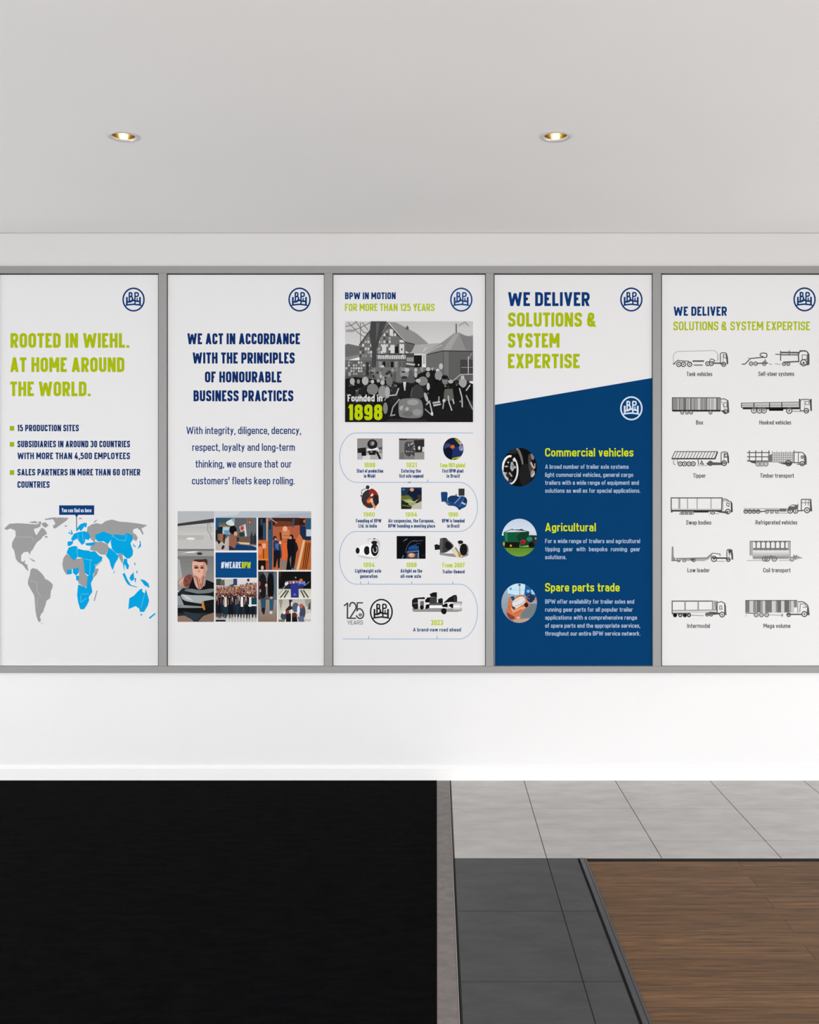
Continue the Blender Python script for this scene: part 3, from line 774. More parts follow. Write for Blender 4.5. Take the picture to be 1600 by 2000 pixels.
# man lifting a box
a = Art(415, 1005, 8); a.window(48, 48, 688, 560)
a.rect('#5a5e62', 48, 48, 690, 560); a.rect('#1c4f7c', 48, 48, 96, 220); a.rect('#30505e', 96, 48, 340, 130)
for x in range(540, 690, 28): a.rect('#74777a', x, 60, x+12, 330)
a.blob('#cbd6d2', (195,135), (255,85), (340,65), (350,170), (285,182)); a.poly('#7fa3b8', (290,60), (350,60), (345,150))
a.poly('#a8c2d5', (150,190), (285,198), (280,310), (160,300)); a.line('#9c6c3a', 18, (108,172), (275,192))
a.poly('#6d93b0', (170,250), (285,240), (270,320), (200,310))
a.poly('#11222c', (75,200), (165,190), (152,305), (80,300)); a.ell('#0d0e11', 320, 240, 58, 66)
a.poly('#a4623e', (98,300), (172,300), (152,430), (110,410)); a.poly('#b7aca6', (48,420), (150,430), (260,330), (260,560), (48,560))
a.poly('#32302f', (170,310), (210,310), (190,460), (165,440))
a.rect('#1b1b1d', 48, 240, 78, 400); a.poly('#1d1d20', (60,390), (135,420), (100,468)); a.ell('#2c2c30', 165, 512, 22, 36, .4)
a.ell('#d59b77', 362, 300, 28, 36); a.poly('#8e5d48', (258,345), (300,310), (376,340), (372,460), (350,532), (258,485))
a.poly('#2a2c36', (258,480), (350,530), (340,562), (258,562)); a.poly('#0f3766', (372,462), (690,505), (690,562), (335,562), (352,530))
a.poly('#6b5443', (378,350), (555,345), (580,385), (575,430), (400,425)); a.poly('#3a2d25', (378,352), (420,360), (410,424), (385,415))
a.poly('#dab58d', (388,428), (580,440), (582,472), (440,462)); a.poly('#c9b49d', (585,468), (690,490), (690,515))
a.poly('#c9a89b', (418,190), (488,158), (503,250), (440,272)); a.ell('#a83a31', 464, 214, 24, 32); a.poly('#d8d0dc', (495,150), (516,150), (538,340), (510,342))
a.ell('#1f3b36', 460, 312, 45, 34); a.rect('#3b3e42', 592, 330, 690, 460); a.poly('#2c2f33', (600,300), (620,260), (640,460), (590,460)); a.poly('#25282c', (650,330), (670,270), (690,460), (645,460))
a.ell('#8c4f35', 580, 110, 30, 40); a.ell('#c9896a', 585, 120, 12, 15)
a.build('photo', collage, BY)['label'] = 'photo of a man lifting a box'
# blue card
a = Art(); a.rect('#06457d', 421, 1079, 501.6, 1128.4); a.layer += .0001
a.text('#WEARE', 432, 471, 1097.4, 1110, .165, '#d6deea'); a.text('BPW', 472.4, 490, 1097.4, 1110, .15, '#b9c806')
a.build('slogan_card', collage, BY)
# team photo
a = Art(415, 1005, 8); a.window(48, 1002, 692, 1676)
a.grad('#d9d2d2', '#c6b9b4', 48, 1002, 692, 1300); a.poly('#3d4643', (56,1002), (135,1002), (180,1075), (165,1110), (56,1105)); a.poly('#5a5f58', (130,1030), (190,1010), (195,1110), (120,1110))
a.rect('#b7bcb8', 200, 1010, 320, 1110); a.rect('#23456e', 325, 1002, 386, 1105); a.ell('#1b2150', 560, 1022, 19, 26); a.poly('#4a4a40', (250,1110), (330,1080), (340,1140))
a.rect('#33303a', 48, 1225, 692, 1560); a.rect('#c9c5c2', 48, 1560, 692, 1676); a.rect('#b4aca6', 48, 1540, 180, 1640); a.rect('#131314', 48, 1645, 205, 1672)
SK = ['#b67d68', '#8f5c4b', '#cfa08b', '#a56b58', '#c48a72', '#7a4638']
for row in range(7):
    y = 1085 + row*27
    for i in range(25):
        x = 60 + i*26 + rng.uniform(-8, 8) + (row % 2)*12
        if y < 1120 and x < 430: continue
        if y < 1100 and x < 520: continue
        a.ell(rng.choice(['#3a2a28', '#5a3d30', '#2a2226', '#7a5a48']), x, y-6, 12, 14, n=10); a.ell(rng.choice(SK), x, y+3, 10, 13, n=10)
        if row > 1 and rng.random() < .45: a.poly(rng.choice(['#20222e', '#e3ddd8', '#5b3a38', '#2b3145', '#7a5a50', '#39485a']), (x-13,y+14), (x+13,y+14), (x+15,y+50), (x-15,y+50))
for i in range(17):
    x = 75 + i*38 + rng.uniform(-9, 9); y = 1265 + rng.uniform(-12, 22); c = rng.choice(['#141a26', '#10131c', '#1b2233', '#11161d', '#1a3038'])
    a.poly(c, (x-20,y+20), (x+20,y+20), (x+22,y+150), (x+16,y+340+rng.uniform(-40,20)), (x+4,y+345), (x,y+190), (x-6,y+345), (x-16,y+330), (x-22,y+150))
    a.ell(rng.choice(SK), x, y, 13, 18, n=12); a.ell('#33211e', x, y-12, 13, 11, n=10)
    if i % 3 == 0: a.poly('#e4dfda', (x-7,y+22), (x+7,y+22), (x,y+95))
    a.line(rng.choice(SK), 8, (x-19,y+40), (x-20,y+130))
for x, c in ((460, '#e9e6e4'), (205, '#d9cfc2'), (590, '#cfe0e2')): a.poly(c, (x-16,1290), (x+18,1290), (x+20,1440), (x-18,1440))
a.poly('#163f4a', (620,1300), (692,1300), (692,1420), (615,1420)); a.rect('#d9dcdc', 560, 1405, 692, 1430); a.ell('#d98a52', 380, 1145, 20, 30)
for x in range(240, 690, 45): a.poly('#d2cfcd', (x,1560), (x+10,1560), (x+16,1676), (x-8,1676))
a.build('photo', collage, BY)['label'] = 'photo of a large group of people'
# workshop in orange
a = Art(415, 1005, 8); a.window(714, 48, 1542, 866)
a.grad('#a9583a', '#b7623a', 714, 48, 1542, 866); a.poly('#3a2018', (930,48), (1360,48), (1360,165), (1120,190), (940,170)); a.poly('#6b3622', (1000,100), (1240,110), (1240,180), (960,190))
a.rect('#181c2a', 714, 48, 842, 395); a.rect('#3d4a55', 755, 70, 780, 160); a.rect('#2e4c67', 790, 130, 826, 400); a.rect('#0c0e14', 714, 190, 785, 350)
a.rect('#b69b86', 838, 60, 868, 410); a.poly('#2f4c66', (866,240), (900,60), (942,60), (945,330), (930,860), (884,866), (868,520)); a.rect('#1d2c3f', 875, 100, 915, 230)
a.line('#c99a80', 12, (905,60), (1010,135))
a.poly('#c8672b', (714,420), (870,410), (872,690), (714,690)); a.ell('#7a3018', 740, 480, 30, 30); a.ell('#d97c4a', 745, 560, 35, 70); a.poly('#e1a78d', (775,455), (835,450), (835,525), (785,530))
a.rect('#7c2f16', 790, 540, 806, 690); a.rect('#d97f3d', 714, 690, 872, 715); a.rect('#15100f', 714, 715, 832, 866); a.rect('#a5482a', 832, 720, 872, 866); a.ell('#d3a58f', 780, 830, 22, 34)
a.poly('#8b7668', (1030,866), (1060,730), (1170,700), (1330,820), (1340,866)); a.poly('#d4612f', (1090,440), (1180,440), (1165,700), (1090,720))
a.blob('#1f3552', (945,420), (1000,400), (1060,440), (1090,660), (1060,700), (1040,600), (960,600)); a.ell('#2a2025', 975, 372, 30, 38); a.ell('#c99077', 985, 385, 14, 20)
a.poly('#3c6a96', (980,450), (1040,450), (1030,560), (985,520)); a.poly('#0f1420', (955,560), (1062,560), (1050,830), (1025,840), (1015,680), (985,830), (955,820))
a.poly('#c97a50', (1085,240), (1205,235), (1212,400), (1080,405)); a.line('#9b4f33', 8, (1090,330), (1205,330)); a.line('#7c3a22', 10, (1085,385), (1210,385)); a.ell('#e1a68d', 1135, 222, 38, 42); a.line('#4a281e', 30, (1060,280), (1075,400))
a.poly('#0c0d13', (1170,385), (1295,378), (1300,480), (1290,620), (1235,866), (1150,866), (1180,640), (1165,500)); a.poly('#1b1a20', (1295,440), (1345,420), (1350,520), (1310,600), (1290,760), (1265,866), (1240,820), (1290,620)); a.ell('#e2b09a', 1060, 440, 22, 22); a.ell('#15131a', 1236, 352, 32, 40); a.ell('#c9937a', 1222, 362, 18, 24); a.poly('#75665e', (1205,700), (1235,640), (1225,830))
a.poly('#16294a', (1365,170), (1462,180), (1460,390), (1370,395)); a.rect('#2a1815', 1360, 60, 1450, 170); a.rect('#245270', 1455, 60, 1542, 235); a.ell('#c9602c', 1435, 105, 14, 26); a.rect('#bcc6d1', 1468, 232, 1542, 345); a.rect('#14294c', 1448, 340, 1542, 402); a.poly('#3a5068', (1255,70), (1285,60), (1270,200), (1240,190))
a.poly('#b4622c', (1440,400), (1542,400), (1542,866), (1350,866))
for x in (1470, 1500, 1528): a.line('#5b2a14', 16, (x,440), (x-60,850))
a.poly('#dbb78f', (1418,392), (1448,402), (1352,862), (1310,862)); a.poly('#c86f3d', (1300,400), (1365,300), (1420,395), (1360,600), (1330,480))
a.build('photo', collage, BY)['label'] = 'photo of people in an orange workshop'
# two people walking
a = Art(415, 1005, 8); a.window(714, 890, 1009, 1676)
a.grad('#3a3a3d', '#55555a', 714, 890, 1009, 1340); a.grad('#968c84', '#877062', 714, 1330, 1009, 1676); a.rect('#5a6876', 958, 890, 1009, 1320); a.rect('#6b6d70', 800, 900, 870, 1040)
a.blob('#17171b', (728,990), (770,925), (815,930), (845,1010), (838,1180), (830,1310), (740,1310), (735,1150)); a.blob('#0f0d0f', (858,990), (885,920), (930,915), (958,990), (962,1180), (950,1300), (868,1300), (862,1120))
a.ell('#a5483a', 738, 1080, 14, 40); a.ell('#cf9e89', 842, 1105, 20, 26); a.rect('#8d7d76', 836, 1120, 860, 1250); a.ell('#b78470', 748, 1190, 14, 24); a.poly('#4a2020', (720,1250), (775,1290), (760,1330), (720,1320))
a.poly('#2c4b5e', (750,1310), (838,1310), (828,1470), (765,1470)); a.poly('#27536f', (888,1310), (962,1295), (948,1495), (895,1500)); a.ell('#c9956c', 920, 1300, 24, 20)
a.poly('#14182c', (765,1460), (825,1460), (820,1525), (770,1525)); a.ell('#c9c4c0', 915, 1530, 24, 26); a.ell('#1e1c1c', 800, 1540, 18, 18)
a.build('photo', collage, BY)['label'] = 'photo of two people walking away'
# team on stage
a = Art(415, 1005, 8); a.window(1027, 890, 1542, 1302)
a.rect('#0e0f10', 1027, 890, 1542, 1302); a.rect('#c7b49d', 1027, 890, 1034, 1302); a.poly('#3a3024', (1040,900), (1075,900), (1055,1030)); a.grad('#c9c6b8', '#dcd8c6', 1034, 1160, 1542, 1302)
for q in (((1060,1300),(1160,1180)), ((1120,1300),(1190,1185)), ((1440,1300),(1380,1180)), ((1500,1300),(1420,1180))): a.line('#4a4a44', 22, *q)
a.poly('#222a33', (1050,1160), (1140,1100), (1230,1100), (1230,1165)); a.line('#8c8f94', 12, (1040,1250), (1140,1110))
for i in range(13):
    x = 1150 + i*24; y = 1075 - 12*math.sin(i/12*3.1)
    a.ell(['#b5483e', '#dfe3ee', '#3a4fae', '#c98a78'][i % 4], x, y, 13, 22, n=10); a.ell('#c79a86', x, y-26, 7, 9, n=8)
a.ell('#c9692c', 1385, 1025, 26, 24); a.poly('#5f7fd0', (1300,1070), (1450,1050), (1460,1110), (1320,1120)); a.poly('#2c3484', (1222,1078), (1345,1068), (1350,1298), (1226,1298)); a.poly('#6d74b8', (1262,1262), (1285,1225), (1312,1262))
a.poly('#2a3268', (1350,1090), (1430,1085), (1420,1150), (1350,1150)); a.line('#a8a8a0', 8, (1470,1090), (1510,1050)); a.ell('#8a8b80', 1300, 985, 14, 12); a.ell('#d9dce8', 1150, 1085, 20, 25)
a.build('photo', collage, BY)['label'] = 'photo of a team on a stage'
# crew at the roadside
a = Art(415, 1005, 8); a.window(1027, 1320, 1542, 1676)
a.grad('#bab6ac', '#d2cdc2', 1027, 1320, 1542, 1676); a.rect('#c7b49d', 1027, 1320, 1033, 1676); a.poly('#8f8c84', (1040,1330), (1100,1330), (1070,1500)); a.poly('#9b978f', (1440,1320), (1542,1320), (1542,1500), (1460,1420)); a.poly('#4a4a4a', (1505,1400), (1535,1360), (1530,1480), (1490,1480))
a.poly('#23262c', (1195,1330), (1250,1330), (1240,1420), (1260,1480), (1150,1510), (1140,1490), (1205,1420)); a.ell('#e5cdbd', 1240, 1400, 15, 40); a.ell('#4c5a75', 1300, 1450, 55, 75); a.ell('#3f465a', 1405, 1520, 50, 110); a.ell('#b25c49', 1388, 1430, 32, 38); a.ell('#d5e0f0', 1345, 1490, 22, 70)
a.ell('#3f4558', 1115, 1590, 50, 55); a.ell('#8c3b2d', 1172, 1530, 30, 36); a.poly('#16181e', (1150,1560), (1225,1540), (1235,1676), (1150,1676)); a.ell('#5c2723', 1280, 1580, 45, 50); a.poly('#131418', (1240,1600), (1320,1600), (1330,1676), (1240,1676)); a.poly('#566480', (1330,1600), (1420,1580), (1440,1676), (1350,1676))
a.rect('#e8e6e2', 1228, 1480, 1242, 1676); a.poly('#d9d6d0', (1450,1560), (1542,1530), (1542,1640), (1460,1640)); a.ell('#d7dfee', 1120, 1530, 22, 28); a.poly('#6b6e50', (1033,1640), (1130,1640), (1130,1676), (1033,1676)); a.line('#90929a', 10, (1450,1650), (1530,1650))
a.build('photo', collage, BY)

# ------------------------------------------------------------------ panel 3: company history
p3 = panel('display_board', *EDGES[2], 'white panel with a black and white crowd photo above a winding timeline')
line_of_text('heading_line', p3, BY, 'BPW IN MOTION', 674, 773, 571.0, 584.4, .21, NAVY)
line_of_text('heading_line', p3, BY, 'FOR MORE THAN 125 YEARS', 674, 849, 593.0, 607.5, .17, '#aebf0c')
emblem(p3, 901.2, 585.2, '#1a4a8a', BY)
a = Art(670, 620, 6.154); a.window(25, 46, 1563, 1258); r = random.Random(11)
a.grad('#c0c0c0', '#d2d2d2', 25, 46, 1563, 460, 10)
for q in (((210,60),(215,700)), ((40,170),(200,130),(330,60)), ((60,60),(190,190),(300,260)), ((150,46),(250,180),(330,200)), ((30,110),(110,90),(170,46)), ((230,60),(300,150))): a.line('#6a6a6a', 9, *q)
a.ell('#9a9a9a', 90, 160, 60, 18)
a.poly('#696969', (25,330), (60,315), (190,345), (215,455), (25,520)); a.poly('#848484', (25,480), (215,440), (215,470), (25,525))
a.rect('#5d5d5d', 25, 515, 345, 760)
for y in range(530, 720, 34):
    for x in range(30, 330, 30):
        if r.random() < .6: a.rect(r.choice(['#b5b5b5', '#9a9a9a', '#c9c9c9', '#707070']), x, y, x+22, y+25)
a.poly('#6c6c6c', (185,345), (330,140), (420,46), (560,56), (700,230), (755,290), (755,640), (345,640), (345,520), (200,520))
for y in range(150, 460, 42):
    for x in range(200, 740, 32):
        lim = 340 + (330-y)*0.75 if y < 330 else 340
        top = 560 + (y-60)*0.8
        if x < 200 + max(0, 330-y)*.7 or x > top: continue
        if r.random() < .62: a.poly(r.choice(['#c4c4c4', '#a3a3a3', '#8a8a8a', '#d2d2d2', '#4a4a4a']), (x,y), (x+23,y+3), (x+21,y+34), (x-2,y+32))
for q in ((570,330,620,430), (680,270,735,300), (680,320,735,430), (560,140,600,220), (470,330,520,420)): a.rect('#cfcfcf', *q)
a.rect('#1e1e1e', 625, 350, 668, 430); a.rect('#3c3c3c', 700, 370, 715, 400)
for x in range(420, 745, 27): a.rect('#c2c2c2', x, 455, x+21, 500)
a.rect('#3f3f3f', 345, 436, 755, 448); a.rect('#4d4d4d', 345, 505, 755, 520)
for x in range(430, 745, 48): a.rect(r.choice(['#1c1c1c', '#8f8f8f', '#5c5c5c']), x, 530, x+34, 600)
a.ell('#c9c9c9', 475, 610, 28, 36)
a.poly('#8b8b8b', (555,55), (640,62), (750,120), (880,190), (1010,300), (1040,335), (960,400), (860,410), (800,310), (750,290), (700,235)); a.poly('#5e5e5e', (750,300), (865,325), (840,400), (800,430), (755,400))
a.line('#d5d5d5', 12, (548,62), (690,235), (755,292)); a.line('#2f2f2f', 10, (560,95), (690,240), (760,300), (862,322))
a.poly('#5a5a5a', (748,142), (770,95), (792,125), (785,152)); a.poly('#a6a6a6', (815,432), (865,330), (1000,320), (1170,308), (985,436)); a.line('#cfcfcf', 10, (965,410), (1005,355))
a.poly('#8c8c8c', (975,440), (1190,300), (1340,188), (1400,182), (1490,228), (1563,214), (1563,402), (1200,396), (1050,428)); a.poly('#9e9e9e', (1200,390), (1340,200), (1400,190), (1290,390)); a.poly('#7b7b7b', (1400,200), (1563,240), (1563,400), (1480,390))
a.line('#c0c0c0', 8, (985,438), (1190,330)); a.line('#5a5a5a', 13, (1362,75), (1362,185)); a.line('#8a8a8a', 9, (1390,102), (1466,56), (1512,102)); a.line('#777', 7, (1370,90), (1430,95)) if False else None
a.poly('#676767', (1000,444), (1200,402), (1200,762), (1000,640)); a.rect('#5c5c5c', 1200, 402, 1563, 765); a.rect('#707070', 1215, 410, 1270, 740); a.line('#333333', 11, (1005,446), (1200,402), (1563,406))
a.rect('#4a4a4a', 755, 430, 855, 620); a.rect('#181818', 855, 455, 947, 620); a.rect('#cdcdcd', 950, 455, 998, 560); a.line('#555555', 6, (973,455), (973,560)); a.rect('#909090', 765, 480, 850, 530); a.poly('#b9b9b9', (760,545), (870,560), (860,580), (760,565))
a.rect('#414141', 1410, 508, 1563, 680); a.line('#c6c6c6', 9, (1507,470), (1507,680)); a.line('#a6a6a6', 5, (1420,600), (1563,600)); a.line('#b0b0b0', 6, (1500,520), (1550,430)); a.line('#bdbdbd', 9, (1310,775), (1412,686), (1563,682))
a.poly('#434343', (335,46), (525,46), (445,250), (405,400), (395,620), (425,735), (325,740), (347,600), (350,400), (318,200)); a.poly('#5c5c5c', (400,60), (440,60), (415,220), (395,300)); a.line('#4a4a4a', 16, (345,130), (200,330)); a.line('#4a4a4a', 12, (440,240), (560,90)); a.rect('#353535', 275, 540, 312, 760)
a.blob('#3b3b3b', (370,650), (420,608), (545,690), (520,770), (360,745))
a.rect('#6e6e6e', 345, 600, 1200, 790); a.rect('#565656', 25, 700, 345, 790)
for i in range(60):
    x = r.uniform(345, 1190); y = r.uniform(605, 740); a.ell(r.choice(['#3a3a3a', '#525252', '#8a8a8a', '#9c9c9c', '#2a2a2a', '#767676']), x, y, r.uniform(8, 22), r.uniform(10, 26), n=9)
# crowd
a.poly('#191919', (25,740), (150,715), (330,740), (560,770), (700,760), (860,700), (1000,640), (1080,620), (1190,700), (1320,760), (1450,760), (1563,800), (1563,1258), (25,1258))
for i in range(46):
    x = r.uniform(35, 1550); y = r.uniform(770, 960); s = r.uniform(.7, 1.1)
    if 640 < x < 1000 and y > 780: continue
    a.ell(r.choice(['#111111', '#2a2a2a', '#202020', '#3b3b3b', '#151515']), x, y+70*s, 42*s, 80*s, n=14)
    a.ell(r.choice(['#8f8f8f', '#6f6f6f', '#555555']), x, y-20*s, 15*s, 20*s, n=10); a.ell('#1b1b1b', x, y-34*s, 17*s, 12*s, n=10)
for i in range(70):
    x = r.uniform(35, 1550); y = r.uniform(760, 1010)
    if 590 < x < 1000: continue
    c = r.choice(['#101010', '#242424', '#333333', '#4c4c4c', '#6b6b6b', '#1c1c1c', '#7d7d7d']); a.ell(c, x, y, r.uniform(8, 20), r.uniform(12, 36), r.uniform(-.4, .4), n=9)
for x, y, rx, ry, c in ((112,768,30,40,'#a6a6a6'), (268,762,40,50,'#aaaaaa'), (80,680,18,26,'#9a9a9a'), (185,770,20,28,'#7f7f7f'), (355,862,70,66,'#787878'), (355,772,20,22,'#bababa'),
                        (475,895,50,76,'#8c8c8c'), (475,783,26,30,'#b0b0b0'), (425,762,20,20,'#a2a2a2'), (455,708,18,20,'#b3b3b3'), (535,900,30,70,'#a6a6a6'), (560,770,40,55,'#6d6d6d')):
    a.ell(c, x, y, rx, ry)
a.poly('#1a1a1a', (60,860), (110,820), (150,850), (150,940), (60,940)); a.poly('#202020', (200,880), (300,800), (280,920), (200,930))
a.blob('#585858', (590,700), (640,635), (830,620), (842,690), (890,785), (760,795), (610,785)); a.poly('#6d6d6d', (640,640), (700,632), (700,770), (640,770)); a.ell('#8b8b8b', 740, 670, 50, 72); a.ell('#b9b9b9', 770, 630, 30, 24); a.ell('#2a2a2a', 725, 655, 26, 9); a.ell('#303030', 738, 722, 36, 18)
a.blob('#1b1b1b', (690,790), (740,770), (850,800), (850,975), (660,975), (670,860)); a.poly('#cccccc', (722,775), (760,775), (748,880), (738,880)); a.blob('#393939', (798,975), (825,850), (890,790), (965,845), (985,975)); a.line('#626262', 8, (815,960), (835,845))
for x, y, rx, ry, c in ((875,632,18,24,'#c2c2c2'), (945,618,20,24,'#8f8f8f'), (1025,622,26,24,'#bcbcbc'), (1022,688,24,34,'#8a8a80'), (1140,640,22,24,'#cdcdcd'), (1178,588,25,36,'#b9b9b9'), (960,765,60,55,'#7d7d7d'), (875,690,18,34,'#b5b5b5'),
                        (1150,700,46,60,'#8c8c8c'), (905,760,30,24,'#b1b1b1'), (1225,760,34,46,'#7a7a7a'), (1225,720,40,26,'#161616'), (1120,770,46,26,'#121212'), (1025,830,18,45,'#c0c0c0'), (1295,770,32,24,'#a6a6a6'), (1440,785,48,58,'#9c9c9c'), (1438,720,22,24,'#b6b6b6'), (910,570,9,9,'#e2e2e2'), (1075,620,12,20,'#a5a5a5')):
    a.ell(c, x, y, rx, ry)
a.poly('#141414', (1045,850), (1110,800), (1190,830), (1200,1000), (1060,1000)); a.poly('#131313', (1330,850), (1390,800), (1470,880), (1563,820), (1563,1000), (1340,1000)); a.poly('#5d5d57', (1222,862), (1318,856), (1336,1000), (1208,1000))
for q in (((1265,940),(1275,1020),(1310,1120)), ((1215,990),(1200,1100)), ((1320,980),(1335,1040)), ((1480,935),(1563,1110)), ((1155,950),(1150,1030)), ((1400,850),(1430,960),(1435,1080)), ((1480,880),(1530,810)), ((985,1100),(1075,1180)), ((1000,1050),(1040,1010),(1080,1180)), ((680,980),(600,1080),(575,1180),(630,1170)), ((560,940),(640,930),(670,850)), ((520,960),(500,1000))): a.line(r.choice(['#9a9a9a', '#b4b4b4', '#888888']), 15, *q)
a.poly('#b8b8b8', (1075,1020), (1165,1005), (1182,1050), (1090,1070)); a.line('#1a1a1a', 10, (1080,1042), (1180,1028)); a.ell('#c6c6c6', 1215, 1000, 18, 20); a.ell('#d0d0d0', 1070, 1155, 14, 22)
a.ell('#a9a9a9', 1000, 960, 20, 60, -.3); a.ell('#7d7d7d', 510, 1090, 28, 70)
a.blob('#787878', (665,1000), (720,972), (930,968), (962,1050), (968,1180), (905,1216), (700,1206), (668,1175)); a.ell('#979797', 840, 1020, 70, 35); a.ell('#8f8f8f', 890, 1140, 55, 40); a.ell('#999999', 700, 1090, 24, 30); a.ell('#6a6a6a', 780, 1160, 60, 35); a.line('#b2b2b2', 12, (685,1100), (725,1060)); a.ell('#aaaaaa', 770, 1100, 20, 24, .6)
a.poly('#2a2a2a', (505,1258), (560,1215), (1000,1225), (1020,1258))
a.step = 0; a.clip = None; a.layer += .0001
a.ox = a.oy = 0; a.sc = 1
a.text('Founded in', 679, 747, 770.5, 784.2, .17, '#dcdcdc'); a.text('1898', 680, 747, 789.8, 820.6, .215, '#b6c908')
a.build('photo', p3, BY)['label'] = 'black and white photo of a crowd before a half timbered house'
# winding line
a = Art(); LC = '#9cb5d6'
def arc(cx, cy, rx, ry, a0, a1, n=24): return [(cx+rx*math.cos(math.radians(a0+(a1-a0)*i/n)), cy+ry*math.sin(math.radians(a0+(a1-a0)*i/n))) for i in range(n+1)]
pts = [(924,845.6)] + arc(696, 893.8, 32.5, 48.2, 270, 90) + arc(897, 990, 36, 48, -90, 90) + arc(696, 1089.5, 33, 51.5, 270, 90) + arc(897, 1194.5, 36, 53.5, -90, 90) + [(669.5,1248)]
a.line(LC, 1.5, *pts)
for x, y in ((704.5,1141), (720,1141), (804.5,1141), (884.5,1141), (720,1248), (854,1248), (835.5,942)): a.rect('#8397b5', x-.6, y-5.5, x+.6, y)
a.rect('#6d86ad', 797, 941, 803, 943.2)
a.build('timeline_line', p3, BY)
YL = '#b7cb1c'; CP = '#1b4377'
def milestone(year, yx0, yx1, ytop, ybase, lines):
    line_of_text('year', p3, BY, year, yx0, yx1, ytop, ybase, .2, YL)
    for t, x0, x1, base in lines: line_of_text('caption', p3, BY, t, x0, x1, base-7.2, base, .19, CP)
milestone('1898', 711.5, 733, 903.4, 912.8, [('Start of production', 697, 748.5, 923.2), ('in Wiehl', 711, 733, 933)])
milestone('1921', 793, 814, 903.4, 912.8, [('Entering the', 784, 822, 923.2), ('first axle segment', 780, 827.5, 933)])
milestone('From 1971 global', 860, 908.5, 904.2, 912.8, [('First BPW plant', 864, 905.5, 923.2), ('in Brazil', 872.5, 898, 933)])
milestone('1980', 709.5, 732, 1000.4, 1009, [('Founding of BPW', 695.5, 745, 1020.6), ('Ltd. in India', 700.5, 736, 1030.6)])
milestone('1984', 791.5, 815, 1000.4, 1009, [('Air suspension, the European,', 758.5, 848.5, 1020.6), ('BPW founding a meeting place', 758.5, 850, 1030.6)])
milestone('1990', 876, 894.5, 1000.4, 1009, [('BPW is founded', 863.5, 907.5, 1020.6), ('in Brazil', 873.5, 897.5, 1030.6)])
milestone('1994', 709.5, 732, 1098.6, 1107.8, [('Lightweight axle', 693.5, 744.5, 1118.4), ('generation', 703.5, 737.5, 1128.8)])
milestone('1998', 793.5, 814, 1098.6, 1107.8, [('Airlight on the', 782.5, 824.5, 1118.4), ('all-new axle', 782.5, 822.5, 1128.8)])
milestone('From 2007', 864.5, 908, 1099, 1108.4, [('Trailer-Onward', 864.5, 907.5, 1120)])
milestone('2023', 842, 865.5, 1210.8, 1221, [('A brand-new road ahead', 807, 900.5, 1233.4)])

a = Art(690, 845, 6.667); a.window(52, 76, 381, 350)
a.rect('#8b8b8b', 52, 76, 381, 350); a.rect('#ababab', 52, 268, 381, 350); a.poly('#d0d0d0', (130,300), (220,290), (220,350), (120,350)); a.ell('#1e1e1e', 250, 152, 66, 64); a.ell('#5b5b5b', 248, 140, 34, 34); a.ell('#a0a0a0', 255, 140, 14, 24, .4)
a.poly('#222222', (58,205), (165,192), (168,262), (58,262)); a.rect('#101010', 108, 248, 168, 302); a.poly('#e3e3e3', (178,208), (250,215), (315,192), (322,225), (180,236)); a.poly('#1a1a1a', (190,236), (300,232), (290,290), (210,290)); a.ell('#777777', 235, 250, 20, 12); a.ell('#c9c9c9', 330, 220, 20, 26); a.line('#161616', 26, (305,248), (352,342)); a.poly('#555555', (320,195), (381,185), (381,215), (340,225))
a.build('photo', p3, BY)
a = Art(690, 845, 6.667); a.window(597, 76, 926, 350)
a.rect('#7b7b7b', 597, 76, 926, 350); a.rect('#3b3b3b', 597, 76, 700, 98); a.rect('#666666', 700, 76, 840, 100); a.poly('#474747', (668,150), (690,118), (800,118), (800,305), (700,305), (668,270)); a.poly('#2a2a2a', (790,98), (926,90), (926,185), (890,255), (810,258)); a.ell('#d0d0d0', 860, 200, 16, 26)
rr = random.Random(3)
for i in range(34): a.ell(rr.choice(['#9a9a9a', '#b8b8b8', '#2c2c2c', '#777777']), rr.uniform(690, 800), rr.uniform(130, 310), rr.uniform(5, 13), rr.uniform(5, 12), n=8)
a.rect('#8f8f8f', 800, 262, 926, 350); a.rect('#cfcfcf', 900, 185, 926, 250); a.rect('#6a6a6a', 610, 260, 660, 340)
a.build('photo', p3, BY)
a = Art(690, 845, 6.667); a.window_ell(1304, 212, 133, 145)
a.rect('#141b37', 1160, 60, 1450, 360); a.ell('#1d2c66', 1350, 260, 90, 80); a.ell('#3a4268', 1235, 185, 50, 45, .5); a.poly('#8d9a3c', (1320,80), (1400,90), (1430,150), (1370,140)); a.ell('#7b7fa6', 1405, 200, 30, 40); a.ell('#b9a3b2', 1395, 140, 20, 18); a.ell('#a3b4d8', 1418, 215, 8, 20); a.ell('#c36a1c', 1295, 184, 27, 25); a.ell('#0c1226', 1240, 260, 55, 70); a.poly('#a8b416', (1280,350), (1300,328), (1400,308), (1390,345), (1300,362)); a.ell('#5d7a2c', 1330, 345, 25, 12)
a.build('photo', p3, BY)
a = Art(690, 940, 6.667)
